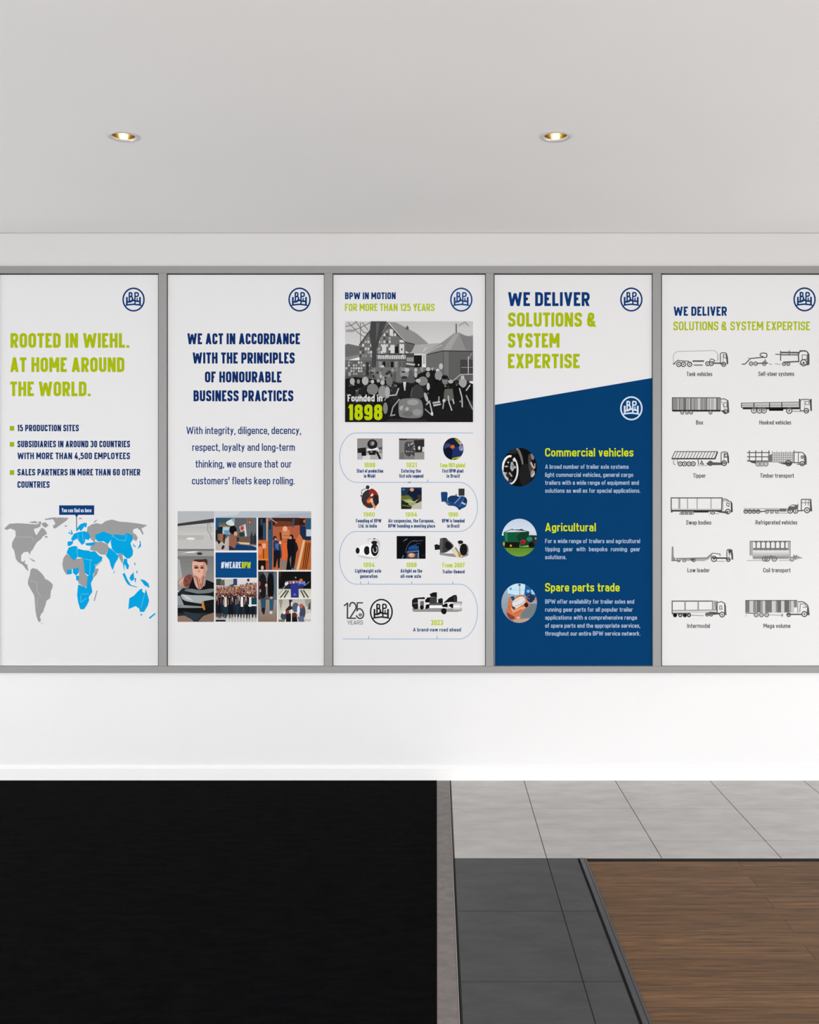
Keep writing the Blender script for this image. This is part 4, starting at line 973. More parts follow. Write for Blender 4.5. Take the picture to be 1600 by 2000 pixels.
a.line('#3a3a3e', 8, (110,170), (112,115), (175,95)); a.ell('#2a2c31', 188, 78, 24, 26); a.ell('#2f3034', 218, 228, 110, 122); a.blob('#8e2a1c', (215,100), (255,92), (312,140), (335,200), (320,250), (280,200), (240,160), (200,190)); a.poly('#2a2226', (280,170), (330,190), (335,280), (295,330), (250,250)); a.poly('#c8421f', (170,250), (215,200), (240,225), (215,290), (180,285)); a.ell('#e0803a', 205, 262, 22, 18); a.poly('#e8e2dc', (222,190), (250,152), (262,180), (240,200)); a.poly('#dfb79a', (215,240), (250,215), (262,270), (235,290)); a.poly('#d98b5c', (232,280), (262,270), (298,345), (280,368)); a.ell('#b23a22', 105, 190, 14, 12); a.line('#b33a24', 10, (130,300), (190,345))
a.build('product_picture', p3, BY)
a = Art(690, 940, 6.667); a.window(624, 80, 893, 362)
a.grad('#16324f', '#23303a', 624, 80, 893, 200); a.rect('#24281c', 624, 195, 893, 362); a.ell('#111a36', 800, 165, 95, 70); a.ell('#d0a06a', 765, 110, 26, 22); a.poly('#5f6a2a', (624,190), (720,180), (780,230), (700,270), (624,240)); a.poly('#98a070', (640,240), (740,230), (850,300), (760,330)); a.poly('#1c2318', (624,270), (720,280), (700,362), (624,362)); a.poly('#bdb8a8', (770,320), (893,255), (893,362), (750,362)); a.line('#c9cba6', 8, (700,260), (800,270), (840,240)); a.line('#8a8f5c', 8, (640,310), (740,330)); a.poly('#3a332c', (830,180), (893,170), (893,250), (850,260)); a.ell('#3f78a8', 655, 108, 16, 12)
a.build('photo', p3, BY)
a = Art(690, 940, 6.667)
a.poly('#0f3f78', (1142,145), (1160,138), (1215,138), (1230,150), (1225,262), (1150,268)); a.poly('#2e4e72', (1190,268), (1240,250), (1300,310), (1240,318)); a.ell('#143460', 1310, 232, 82, 48); a.rect('#2d2d33', 1372, 95, 1450, 188); a.line('#45454c', 5, (1395,95), (1395,188)); a.line('#45454c', 5, (1422,95), (1422,188)); a.poly('#45464c', (1330,185), (1340,155), (1352,188)); a.blob('#1c4278', (1250,270), (1330,270), (1370,195), (1450,192), (1492,245), (1470,330), (1440,345), (1380,372), (1330,320), (1230,318)); a.line('#8aa6cc', 9, (1318,290), (1400,205)); a.line('#4a74aa', 8, (1380,330), (1440,230)); a.poly('#aebfd2', (1415,265), (1470,295), (1455,310), (1405,285)); a.ell('#10305c', 1460, 250, 22, 34); a.line('#7796b8', 8, (1205,270), (1250,300)); a.poly('#16233c', (1370,350), (1400,340), (1395,372), (1375,374))
a.build('product_picture', p3, BY)
a = Art(690, 1035, 6.667)
a.poly('#c4c4c0', (40,340), (180,375), (300,372), (340,340), (200,330)); a.blob('#efefed', (58,215), (180,180), (230,200), (260,350), (200,352), (60,320)); a.ell('#16181d', 58, 270, 26, 40); a.ell('#17191e', 178, 268, 38, 58); a.ell('#d5d5d3', 285, 240, 68, 118); a.ell('#f2f2f0', 270, 255, 62, 105); a.ell('#15171c', 280, 258, 50, 84); a.line('#c9ccd0', 9, *arc(285, 255, 26, 40, -60, 200)); a.ell('#1c1e23', 275, 165, 40, 24); a.poly('#b9bcc0', (300,110), (345,150), (350,220), (320,180)); a.line('#a5a8aa', 7, (195,150), (195,120), (235,112)); a.ell('#55585c', 275, 115, 18, 8)
a.build('product_picture', p3, BY)
a = Art(690, 1035, 6.667); a.window(566, 80, 943, 376)
a.rect('#07080b', 566, 80, 943, 376); a.line('#44566b', 8, *arc(800, 300, 115, 160, 180, 290)); a.poly('#16407c', (700,300), (730,215), (800,190), (850,210), (860,290), (840,270), (740,275)); a.line('#2a5596', 10, (720,235), (850,225)); a.line('#6f8fb4', 10, (700,290), (850,275), (852,330)); a.poly('#3a3c44', (690,376), (700,300), (840,295), (850,376)); a.ell('#c98f7a', 760, 330, 46, 30); a.ell('#e0b9a6', 755, 325, 20, 16); a.line('#3a66b0', 16, (640,370), (655,330)); a.line('#6a96d0', 14, (848,300), (850,370)); a.line('#5a6470', 6, (650,150), (705,110)); a.line('#8c8a80', 8, (660,140), (700,120)); a.line('#57606e', 6, (765,145), (910,140)); a.line('#42506a', 5, (770,225), (835,175), (880,180)); a.line('#33415a', 5, (890,330), (935,330))
a.build('photo', p3, BY)
a = Art(690, 1035, 6.667)
a.poly('#8b8b8a', (1122,300), (1300,310), (1490,300), (1500,330), (1420,362), (1250,345), (1130,325)); a.poly('#191919', (1058,195), (1090,185), (1128,200), (1128,255), (1065,262)); a.blob('#39393b', (1125,105), (1215,100), (1230,130), (1312,195), (1300,235), (1205,300), (1125,300)); a.poly('#525254', (1130,110), (1170,108), (1165,300), (1130,300)); a.ell('#161617', 1240, 200, 45, 55); a.line('#6a6a6c', 6, (1220,130), (1300,200)); a.poly('#d9cfb8', (1270,265), (1320,225), (1350,250), (1425,350), (1350,358)); a.poly('#8a8576', (1320,230), (1340,225), (1400,320), (1380,330)); a.ell('#bb7d2c', 1388, 325, 20, 28); a.ell('#131314', 1438, 255, 52, 78); a.ell('#1c1c1e', 1397, 160, 36, 24); a.poly('#101011', (1420,180), (1485,190), (1440,215)); a.line('#5f6062', 9, *arc(1450, 260, 48, 80, -50, 80)); a.line('#77787a', 8, (1380,185), (1400,230))
a.build('product_picture', p3, BY)
a = Art(790, 1140, 11.43)
a.poly('#8f8f8f', (165,560), (560,520), (1100,560), (1290,560), (1285,605), (1180,630), (200,628)); a.poly('#585858', (560,430), (860,410), (860,480), (560,490)); a.rect('#f2f2f2', 556, 482, 840, 545); a.grad('#8f8f8f', '#e6e6e6', 1090, 400, 1290, 500); a.grad('#f4f4f4', '#9c9c9c', 1090, 500, 1290, 600); a.line('#8c8c8c', 10, (1262,410), (1262,595)); a.rect('#d8d8d8', 840, 525, 1000, 560)
a.poly('#1b1b1b', (170,370), (215,320), (450,298), (460,345), (300,345), (310,560), (215,572), (170,500)); a.poly('#dededc', (310,350), (440,345), (465,570), (315,572)); a.poly('#6a6a6a', (350,400), (400,380), (440,400), (430,560), (350,565)); a.ell('#151515', 390, 530, 45, 48); a.line('#a9a9a9', 10, (200,440), (305,430)); a.poly('#101010', (460,375), (510,310), (575,300), (575,420), (470,420)); a.poly('#101010', (480,470), (565,455), (555,545), (470,568))
a.poly('#3b3b3b', (565,300), (725,300), (725,440), (565,445)); a.poly('#161616', (562,235), (640,196), (725,190), (727,300), (590,295)); a.poly('#2b2b2b', (750,345), (830,320), (862,345), (855,430), (800,448), (755,420)); a.ell('#171717', 800, 395, 42, 44); a.poly('#191919', (870,430), (1000,310), (1110,252), (1160,252), (1178,300), (1175,408), (990,412)); a.rect('#3d3d3d', 1112, 280, 1138, 400); a.poly('#141414', (830,490), (930,435), (965,450), (965,525), (860,520)); a.poly('#141414', (985,490), (1040,445), (1095,450), (1088,545), (1070,552)); a.poly('#131313', (820,575), (860,548), (930,555), (945,620), (925,670), (880,688), (825,650))
a.build('product_picture', p3, BY)
a = Art(660, 1150, 13.333); K = '#474747'
a.line(K, 36, (160,445), (258,368)); a.line(K, 40, (252,360), (250,775)); a.line(K, 36, (232,765), (475,770)); a.line(K, 38, (308,470), (318,390), (378,345), (450,390), (480,460), (470,520), (312,765), r=60); a.line(K, 34, (655,365), (508,365), (500,590)); a.line(K, 38, (500,560), (560,505), (640,560), (675,660), (650,750), (570,780), (510,745), (478,690), r=60); a.ell('#4f4f4f', 585, 678, 44, 44); a.line('#c9c9c9', 9, *arc(590, 675, 20, 20, 0, 300))
a.ox = a.oy = 0; a.sc = 1
a.text('YEARS', 678.5, 709, 1212, 1219.8, .13, '#5a5a5a')
a.build('anniversary_mark', p3, BY)
emblem(p3, 745, 1195, '#1d1d1d', BY, 21.0, 24.0, 2.8)

# ------------------------------------------------------------------ panel 4: half white, half blue
p4 = panel('display_board', *EDGES[3], 'panel with blue slanted lower part below the large heading WE DELIVER SOLUTIONS')
a = Art()
a.poly(BLUE, (966.7,790.8), (1273.7,738.2), (1273.7,1300), (966.7,1300)); a.build('blue_field', p4, BY)
line_of_text('heading_line', p4, BY, 'WE DELIVER', 992.5, 1152, 570.6, 597.8, .2, '#0a3772')
for t, x1, top, base in (('SOLUTIONS &', 1165, 610.4, 638.2), ('SYSTEM', 1093, 650.8, 679), ('EXPERTISE', 1132.5, 691, 719.2)): line_of_text('heading_line', p4, BY, t, 992.5, x1, top, base, .2, LIME)
emblem(p4, 1233.4, 585, NAVY, BY)
emblem(p4, 1233.4, 797.5, '#ccd9ec', BY-.0002)
def section(head, hx1, top, base, lines):
    line_of_text('section_heading', p4, BY, head, 1065, hx1, top, base, .165, YEL, .0003)
    for t, x1, bl in lines: line_of_text('text_line', p4, BY, t, 1065, x1, bl-8.4, bl, .15, '#a9bbd6', .0003)
section('Commercial vehicles', 1237.5, 875.2, 891.6, [('A broad number of trailer axle systems', 1228, 915.6), ('light commercial vehicles, general cargo', 1237, 931.4), ('trailers with a wide range of equipment and', 1248, 946.8), ('solutions as well as for special applications.', 1251, 962.4)])
section('Agricultural', 1164, 1021.4, 1037.8, [('For a wide range of trailers and agricultural', 1250.5, 1060.8), ('tipping  gear  with  bespoke  running  gear', 1250.5, 1076.6), ('solutions.', 1106.5, 1092.2)])
section('Spare parts trade', 1210.5, 1138.8, 1155.2, [('BPW offer availability for trailer axles and', 1239, 1179), ('running gear parts for all popular trailer', 1236, 1194.6), ('applications with a comprehensive range', 1244.5, 1210.2), ('of spare parts and the appropriate services,', 1250.5, 1226), ('throughout our entire BPW service network.', 1251, 1241.4)])
PB = BY - .0003
a = Art(970, 860, 17.78); a.window_ell(795, 935, 605, 672)
a.rect('#0a0a0b', 150, 200, 1450, 1650); a.blob('#6f6f6e', (640,260), (770,262), (900,540), (945,900), (905,960), (880,800), (790,480)); a.poly('#30363a', (380,440), (520,390), (690,480), (540,440)); a.ell('#23262a', 620, 360, 150, 60, .4); a.ell('#1b1b1c', 1000, 1200, 220, 400)
a.blob('#433f3e', (1090,500), (1200,450), (1260,560), (1190,780), (1260,1000), (1180,1250), (1110,900)); a.ell('#857b76', 1250, 560, 50, 120, -.2); a.line('#b8a79f', 60, (1190,760), (1260,920), (1320,980)); a.line('#a89488', 40, (1330,800), (1330,960)); a.ell('#938b96', 1240, 1150, 50, 140, .2); a.poly('#c7b8a8', (1210,1250), (1330,1060), (1330,1180), (1260,1280)); a.ell('#c98a4a', 1310, 1110, 16, 40)
a.ell('#0f0f10', 475, 1030, 300, 520); a.ring('#cfcdca', 62, 470, 1030, 262, 480, 60); a.ell('#161516', 440, 980, 150, 320)
a.poly('#151415', (480,500), (640,560), (600,620), (480,640)); a.ring('#e6e4e4', 74, 470, 1030, 262, 480, 20, 180, 280); a.ell('#d8d5d5', 612, 680, 48, 58)
a.poly('#a9a7aa', (500,760), (560,740), (610,880), (690,920), (660,990), (540,1080), (470,980)); a.poly('#6e6d72', (540,820), (600,900), (570,960), (530,900)); a.ell('#b3b1b0', 400, 770, 36, 36); a.ell('#a5a3a3', 340, 905, 66, 30); a.ell('#0c0b0c', 340, 820, 60, 60); a.ell('#0d0c0e', 380, 1020, 110, 80); a.poly('#b5b1a8', (230,1090), (380,1130), (330,1240), (420,1320), (400,1430), (260,1280)); a.ell('#2a2824', 400, 1200, 80, 60, .5); a.line('#a8a49c', 50, (440,1120), (540,1260)); a.ell('#38343c', 480, 1400, 70, 50, -.4); a.ell('#111011', 640, 1050, 50, 80); a.ell('#141515', 640, 820, 40, 70)
a.ring('#d6d4d0', 56, 470, 1030, 262, 480, 24, -10, 92)
a.build('photo', p4, PB)
a = Art(970, 1000, 8.696); a.window_ell(387, 436, 300, 322)
a.grad('#bccbdc', '#d3dde8', 80, 110, 700, 400); a.rect('#5c882a', 80, 590, 700, 770); a.grad('#5c882a', '#6f9838', 80, 640, 700, 770); a.rect('#82a050', 380, 540, 600, 600)
a.poly('#0f5234', (118,345), (555,332), (548,560), (405,590), (390,540), (130,510)); a.poly('#1c7a56', (140,350), (185,350), (190,500), (150,495)); a.poly('#0a3a26', (330,420), (420,340), (555,335), (545,560), (420,560)); a.line('#22302e', 10, (130,345), (240,300), (480,318), (560,340)); a.poly('#2a3634', (240,300), (270,285), (290,300), (400,296), (420,284), (485,318)); a.rect('#170d0c', 140, 512, 392, 600); a.ell('#b59a20', 125, 540, 18, 34); a.ell('#b8a030', 243, 572, 18, 20); a.ell('#a82a2e', 452, 508, 46, 38); a.poly('#7a1c20', (400,540), (440,490), (500,530))
a.poly('#1b2b36', (545,400), (690,405), (690,540), (640,600), (550,600)); a.ell('#2a7a5e', 560, 460, 50, 40); a.ell('#0c0d12', 590, 560, 48, 50); a.poly('#c9d4dc', (560,330), (660,320), (690,390), (560,385)); a.line('#3c5a78', 10, (560,395), (690,400)); a.ell('#9aa05a', 665, 448, 16, 18); a.ell('#3a3026', 665, 510, 22, 40)
a.rect('#22301c', 120, 598, 650, 612)
a.build('photo', p4, PB)
a = Art(970, 1000, 8.696); a.window_ell(385, 1548, 303, 335)
a.grad('#9db0c2', '#7f8c94', 70, 1200, 700, 1900); a.poly('#c1e0f0', (180,1210), (490,1210), (480,1400), (330,1410), (190,1380)); a.rect('#5a6263', 500, 1560, 700, 1760); a.poly('#6d7a80', (420,1700), (520,1560), (690,1560), (600,1890), (400,1890)); a.poly('#b79a88', (280,1830), (560,1800), (520,1890), (300,1890)); a.ell('#3f9cc8', 240, 1305, 20, 22); a.line('#7f8ca0', 12, (392,1210), (395,1410)); a.ell('#5a5f66', 390, 1238, 24, 18); a.line('#a5c3d6', 8, (210,1325), (480,1325))
a.poly('#1e5b9a', (490,1230), (560,1215), (690,1400), (640,1500), (470,1410)); a.ell('#7fb4dc', 538, 1345, 28, 26); a.poly('#a5c4de', (580,1330), (620,1300), (670,1400), (600,1400)); a.blob('#22304a', (490,1410), (560,1380), (660,1430), (640,1500), (580,1550), (520,1500)); a.line('#8a94a6', 8, *arc(550, 1445, 28, 30, 60, 300)); a.ell('#d8744c', 668, 1482, 22, 26); a.poly('#33415a', (235,1440), (300,1430), (310,1490), (270,1510))
a.blob('#c8744f', (205,1440), (235,1440), (255,1560), (330,1430), (450,1395), (520,1490), (575,1590), (490,1640), (415,1720), (405,1800), (300,1835), (225,1820), (160,1720), (190,1600)); a.blob('#dd9a74', (230,1600), (290,1650), (420,1610), (500,1600), (380,1700), (250,1720)); a.blob('#8e3a26', (160,1690), (240,1740), (330,1790), (270,1840), (200,1800)); a.line('#8a4630', 10, (300,1720), (430,1660)); a.line('#9c5238', 8, (210,1600), (260,1700))
a.blob('#dcdbd8', (255,1560), (300,1490), (425,1422), (490,1470), (495,1540), (400,1600), (310,1650)); a.line('#8c8f92', 10, (310,1600), (430,1560), (480,1500)); a.line('#b0b2b4', 8, (300,1530), (400,1470)); a.poly('#3a4048', (255,1590), (320,1620), (310,1665), (270,1640)); a.ell('#2b1d1c', 505, 1580, 36, 40); a.line('#e0a27c', 22, (430,1650), (490,1620)); a.ell('#e2b08e', 370, 1795, 30, 20)
a.build('photo', p4, PB)

# ------------------------------------------------------------------ panel 5: vehicle types
p5 = panel('display_board', *EDGES[4], 'white panel with rows of small truck line drawings at the right end')
line_of_text('heading_line', p5, BY, 'WE DELIVER', 1316, 1420, 598.8, 616.8, .2, '#0a3772')
line_of_text('heading_line', p5, BY, 'SOLUTIONS & SYSTEM EXPERTISE', 1315.5, 1582.5, 628, 645.2, .165, LIME)
emblem(p5, 1571.8, 584.8, NAVY, BY)
CG = '#3e3e3e'
for t, x0, x1, base in (('Tank vehicles', 1341.5, 1391.5, 734.6), ('Self-steer systems', 1481.5, 1551.5, 734.2), ('Box', 1359.8, 1373.6, 829.2), ('Hooked vehicles', 1483.5, 1545.5, 829.2),
                        ('Tipper', 1354, 1378.5, 933), ('Timber transport', 1485, 1551, 933), ('Swap bodies', 1340.5, 1389.5, 1024.6), ('Refrigerated vehicles', 1476, 1557.5, 1024.4),
                        ('Low loader', 1343, 1386.5, 1117.8), ('Coil transport', 1491, 1544.5, 1117.8), ('Intermodal', 1342.5, 1387, 1226.4), ('Mega volume', 1491.5, 1544, 1226.4)):
    line_of_text('caption', p5, BY, t, x0, x1, base-8.4, base, .15, CG)
D1, D2, D3 = '#565656', '#3c3c3c', '#8a8a8a'
def wheels(a, y, r, *xs, col=D1):
    for x in xs:
        a.ring(col, 11, x, y, r, r, 18); a.ell(col, x, y, r*.36, r*.36, n=10)
def cab(a, x0, y0, x1, y1, col=D1, dark=True):
    w_ = x1-x0
    a.line(col, 9, (x0,y1-12), (x0,y0+6), (x0+w_*.35,y0), (x0+w_*.8,y0+4), (x1-6,y0+(y1-y0)*.4), (x1-2,y1-14), r=16)
    a.poly('#4a4a4a', (x1-24,y0+12), (x1-12,y0+14), (x1,y0+(y1-y0)*.42), (x1,y1-14), (x1-14,y1-10), (x1-18,y0+(y1-y0)*.5)) if dark else None
    a.line(col, 6, (x0+w_*.45,y0+22), (x0+w_*.76,y0+22), (x0+w_*.74,y0+(y1-y0)*.42), (x0+w_*.45,y0+(y1-y0)*.42), closed=True)
    a.line(D3, 5, (x0+w_*.36,y0+8), (x0+w_*.36,y1-16)); a.line(col, 10, (x0,y1-14), (x1-30,y1-12))
def truck(fn, oy):
    a = Art(1300, oy, 5.3333); fn(a); a.build('truck_drawing', p5, BY)
def tank(a):
    a.line('#a2a2a2', 6, (82,195), (82,120), (115,88), (515,78), (545,110), (545,180), (530,190), r=24); a.line('#8a8a8a', 6, (545,110), (548,180)); wheels(a, 222, 23, 140, 188, 252)
    a.line(D1, 9, (80,215), (110,195), (130,180), (165,185), (240,190), (275,215)); a.line(D1, 16, (282,188), (402,188)); a.line('#777777', 14, (295,230), (388,230)); wheels(a, 215, 20, 440, 478); a.line(D1, 9, (455,205), (470,165), (500,170), (520,190), (470,200), r=14); a.line(D1, 15, (490,210), (585,210)); cab(a, 572, 100, 652, 232); wheels(a, 222, 21, 607)
    a.ell('#777777', 90, 215, 14, 10)
truck(tank, 670)
def steer(a):
    a.line(D1, 11, (795,220), (830,220), (885,160), (1010,150), (1055,150), (1060,115), (1035,103), (990,108), (985,135), (1020,140), r=14); a.line(D3, 6, (855,155), (890,158)); wheels(a, 215, 18, 892, 940, 1030, col='#6a6a6a'); a.line(D1, 12, (950,212), (1070,208)); a.poly('#8c8c8c', (1015,200), (1040,165), (1060,205))
    a.line(D3, 7, (1080,215), (1110,225)); a.line(D3, 6, (1140,215), (1200,225)); wheels(a, 218, 16, 1235, 1280, col='#666666'); a.line(D1, 14, (1230,200), (1395,192)); a.line(D1, 16, (1200,98), (1390,100)); a.line('#777777', 16, (1200,122), (1390,122)); a.line(D1, 10, (1200,80), (1200,185)); a.line(D1, 9, (1145,118), (1200,118)); a.line(D1, 8, (1290,75), (1290,130))
    a.line(D2, 11, (1390,200), (1385,120), (1400,85), (1465,80), (1495,115), (1495,225), r=18); a.poly('#5a5a5a', (1478,110), (1495,115), (1495,225), (1475,225)); a.line('#777777', 8, (1425,125), (1475,125), (1475,170), (1425,170), closed=True); wheels(a, 205, 32, 1440); a.line(D1, 8, (1395,215), (1490,230))
    for x in range(1405, 1470, 22): a.ell('#555555', x, 82, 9, 9)
truck(steer, 670)
def boxt(a):
    a.rect('#b6b6b6', 72, 570, 570, 700); rr = random.Random(5); x = 74
    while x < 560:
        w_ = rr.uniform(8, 22); a.rect(rr.choice(['#7c7c7c', '#989898', '#c6c6c6', '#6a6a6a', '#a9a9a9', '#888888']), x, 575, min(x+w_, 565), 698); x += w_
    a.line(D1, 9, (72,570), (570,570), (570,700), (72,700), closed=True); a.rect('#262626', 72, 696, 575, 714); wheels(a, 725, 15, 175, 225, 268, 470, col='#777777'); a.line(D1, 9, (572,585), (610,580), (650,600), (662,720), (640,730), (600,715)); a.poly('#5a5a5a', (640,600), (658,605), (664,725), (645,725)); a.line('#777777', 7, (610,620), (640,620), (640,665), (610,665), closed=True); wheels(a, 715, 20, 625); a.line(D3, 6, (580,600), (620,690)); a.poly('#4a4a4a', (575,700), (610,700), (640,735), (600,725))
truck(boxt, 670)
def hook(a):
    a.poly('#bdbdbd', (790,625), (1395,615), (1395,672), (790,672)); a.line('#666666', 7, (790,625), (1395,615)); a.line('#888888', 6, (790,650), (1395,645)); a.line('#555555', 8, (790,672), (1395,672)); a.line(D1, 10, (792,622), (792,672))
    for x in (922, 1085, 1212): a.line(D2, 10, (x,620), (x,680))
    a.rect('#222222', 805, 672, 1395, 690); a.rect('#101010', 1080, 680, 1228, 706); wheels(a, 703, 26, 922, 980, 1025, col='#666666'); wheels(a, 705, 28, 1290); a.line(D2, 13, (1398,580), (1398,690)); cab(a, 1405, 585, 1525, 720); wheels(a, 705, 24, 1468); a.line(D3, 8, (1320,710), (1420,712)); a.rect('#4a4a4a', 1508, 582, 1524, 640)
truck(hook, 670)
def tipper(a):
    a.line(D1, 9, (68,185), (100,118), (540,118), (515,190), (68,190), closed=True)
    for x in range(110, 530, 32): a.line('#777777', 8, (x+18,120), (x-14,186))
    a.line(D2, 14, (65,192), (515,192), (542,122)); a.line(D3, 8, (85,205), (85,245), (105,255)); a.line(D3, 8, (125,200), (125,240)); wheels(a, 245, 21, 155, 198, 245, 290); a.line(D1, 9, (340,200), (345,255)); a.line(D1, 9, (365,245), (378,215), (395,250), closed=True); a.line(D3, 6, (330,262), (430,262)); a.poly('#5a5a5a', (425,240), (470,212), (490,228), (590,232), (590,258), (440,260)); wheels(a, 240, 22, 468); cab(a, 580, 120, 662, 250); a.rect('#555555', 610, 135, 650, 180); a.rect('#c9c9c9', 622, 145, 642, 170); wheels(a, 238, 24, 612, col='#444444')
truck(tipper, 860)
def timber(a):
    for y in (128, 172, 215): a.line(D1, 10, (850,y), (1090,y))
    for x in (875, 940, 1005, 1078): a.line(D1, 10, (x,105), (x,220))
    a.poly('#6b6b6b', (1065,165), (1110,140), (1112,225), (1075,225)); a.rect('#cfcfcf', 1110, 130, 1335, 232)
    for x in range(1115, 1345, 23): a.line('#888888', 7, (x,112 if x % 2 else 122), (x,232))
    for y in range(132, 235, 23): a.line('#8c8c8c', 6, (1110,y), (1340,y))
    a.line(D1, 10, (1340,105), (1340,235)); a.poly('#4a4a4a', (850,205), (940,215), (950,245), (900,235)); a.line('#8a8a8a', 8, (940,230), (1100,225)); wheels(a, 246, 22, 965, 1003, 1046, col='#7a7a7a'); a.poly('#555555', (1170,232), (1330,228), (1310,262), (1230,250)); wheels(a, 238, 28, 1282, col='#444444'); a.line(D1, 9, (1345,125), (1430,125), (1465,165), (1468,250), (1370,250), r=18); a.poly('#5a5a5a', (1440,140), (1466,165), (1470,255), (1448,250)); a.line(D1, 7, (1385,130), (1385,240)); a.ell('#8a8a8a', 1425, 175, 18, 20); a.rect('#4a4a4a', 1330, 228, 1400, 238); wheels(a, 243, 22, 1425)
truck(timber, 860)
def swap(a):
    a.line(D1, 11, (60,600), (590,600), (585,730), (60,730), closed=True)
    for x in (140, 150, 230, 330, 475): a.line('#777777', 7, (x,605), (x,725))
    a.rect('#bdbdbd', 65, 712, 580, 726); a.rect(D2, 58, 726, 590, 742); a.rect('#222222', 295, 738, 450, 752); a.rect('#444444', 58, 735, 74, 752); a.line('#777777', 8, (150,762), (165,748), (290,748), (290,768), (150,770), closed=True); wheels(a, 760, 11, 180, 220, 262, col='#777777'); wheels(a, 748, 20, 492); a.poly('#4a4a4a', (500,735), (640,740), (660,765), (560,752)); a.line(D1, 9, (595,612), (630,612), (690,650), (698,740)); a.line('#777777', 7, (600,625), (690,640)); a.poly('#444444', (680,650), (698,655), (700,750), (682,750)); a.line('#666666', 8, (640,650), (665,655), (660,690), (638,680), closed=True); wheels(a, 742, 24, 650); a.line(D3, 6, (450,765), (560,765)); a.line(D3, 7, (598,620), (600,730))
truck(swap, 860)
def fridge(a):
    a.line('#8a8a8a', 7, (818,712), (1270,712)); a.line(D1, 13, (818,728), (990,735)); wheels(a, 742, 18, 836, 880, 922, 966, col='#5a5a5a'); a.line(D1, 12, (985,745), (1040,738)); wheels(a, 745, 15, 1058, 1108, 1160, col='#777777'); a.line('#666666', 14, (1040,728), (1200,730)); a.rect('#666666', 1190, 715, 1260, 742); a.poly('#606060', (1262,735), (1285,690), (1320,668), (1380,672), (1385,700), (1370,720)); a.poly('#d4d4d4', (1300,688), (1320,675), (1350,680), (1345,690)); wheels(a, 735, 24, 1300, 1356, col='#555555'); a.line(D1, 12, (1380,735), (1440,730)); a.line('#777777', 8, (1380,690), (1382,660))
    a.line(D1, 10, (1416,740), (1416,615), (1515,615), (1525,740), r=10); a.line('#777777', 7, (1460,615), (1460,680)); a.line('#777777', 7, (1490,615), (1490,680)); a.line('#777777', 7, (1416,650), (1520,650)); a.rect('#5a5a5a', 1505, 620, 1522, 740); wheels(a, 728, 26, 1475); a.line(D3, 6, (1180,758), (1290,758))
truck(fridge, 860)
def low(a):
    a.poly('#8a8a8a', (66,150), (76,142), (84,155), (86,250), (105,275), (90,298), (62,298)); a.line('#6c6c6c', 12, (62,292), (150,292)); a.poly('#a4a4a4', (130,268), (430,262), (450,255), (480,230), (490,240), (450,280), (400,298), (200,295)); a.line('#6a6a6a', 9, (105,272), (430,264), (490,216), (568,224), (568,245)); wheels(a, 288, 17, 138, 195, 295, col='#7c7c7c'); a.poly('#555555', (255,275), (310,270), (295,295), (270,295)); a.line('#8c8c8c', 7, (485,225), (475,260)); wheels(a, 275, 27, 506); a.line(D2, 15, (490,265), (650,268)); cab(a, 640, 175, 704, 295); a.rect('#4a4a4a', 655, 182, 698, 212); wheels(a, 283, 19, 655); a.line(D3, 6, (530,300), (620,300))
truck(low, 1040)
def coil(a):
    a.rect('#a5a5a5', 882, 88, 912, 240); a.rect('#a5a5a5', 1275, 88, 1306, 262); a.line('#777777', 10, (882,92), (1306,92)); a.line('#777777', 20, (912,172), (1280,172))
    for x in range(945, 1260, 50): a.line('#555555', 12, (x,98), (x,180)); a.rect('#666666', x-18, 90, x+18, 104); a.rect('#777777', x-20, 160, x+20, 186)
    a.grad('#d9d9d9', '#9a9a9a', 910, 190, 1290, 262); a.poly('#8f8f8f', (905,250), (1290,250), (1285,274), (915,276)); wheels(a, 275, 24, 1035, 1062, 1135, col='#6a6a6a'); a.poly('#6a6a6a', (1070,262), (1100,235), (1130,262)); a.line('#b0b0b0', 9, (850,293), (1010,290)); a.line('#a5a5a5', 7, (1180,292), (1300,290)); wheels(a, 278, 20, 1318, col='#777777'); a.poly('#9a9a9a', (1340,262), (1360,240), (1390,248), (1435,268), (1350,278)); a.line('#666666', 9, (1335,230), (1360,285)); a.line('#666666', 8, (1330,255), (1375,240)); a.line('#777777', 6, (882,88), (882,240))
truck(coil, 1040)
def inter(a):
    a.line(D1, 11, (70,838), (70,715), (510,715)); a.rect('#b2b2b2', 490, 712, 535, 830); a.line('#777777', 8, (490,715), (490,825)); a.line('#777777', 10, (515,715), (535,830))
    for x in (205, 342): a.rect('#8f8f8f', x-8, 715, x+7, 838)
    a.poly('#cacaca', (75,810), (540,805), (540,838), (75,840)); a.line('#777777', 7, (75,812), (540,806)); a.rect('#555555', 66, 838, 260, 852); wheels(a, 862, 16, 100, 155, 202, 245, col='#222222'); a.ell('#111111', 100, 862, 16, 14); a.ell('#222222', 202, 862, 14, 13); a.poly('#4a4a4a', (415,845), (470,825), (560,835), (570,852), (430,862)); wheels(a, 855, 16, 435, 475, col='#666666'); a.line(D2, 10, (538,715), (538,830)); a.line(D1, 9, (545,730), (585,720), (620,740), (632,860)); a.poly('#5a5a5a', (612,740), (630,760), (634,860), (614,860)); a.line('#777777', 8, (565,765), (585,765), (590,800), (565,800), closed=True); wheels(a, 855, 25, 590); a.line(D3, 7, (265,862), (400,868))
truck(inter, 1040)
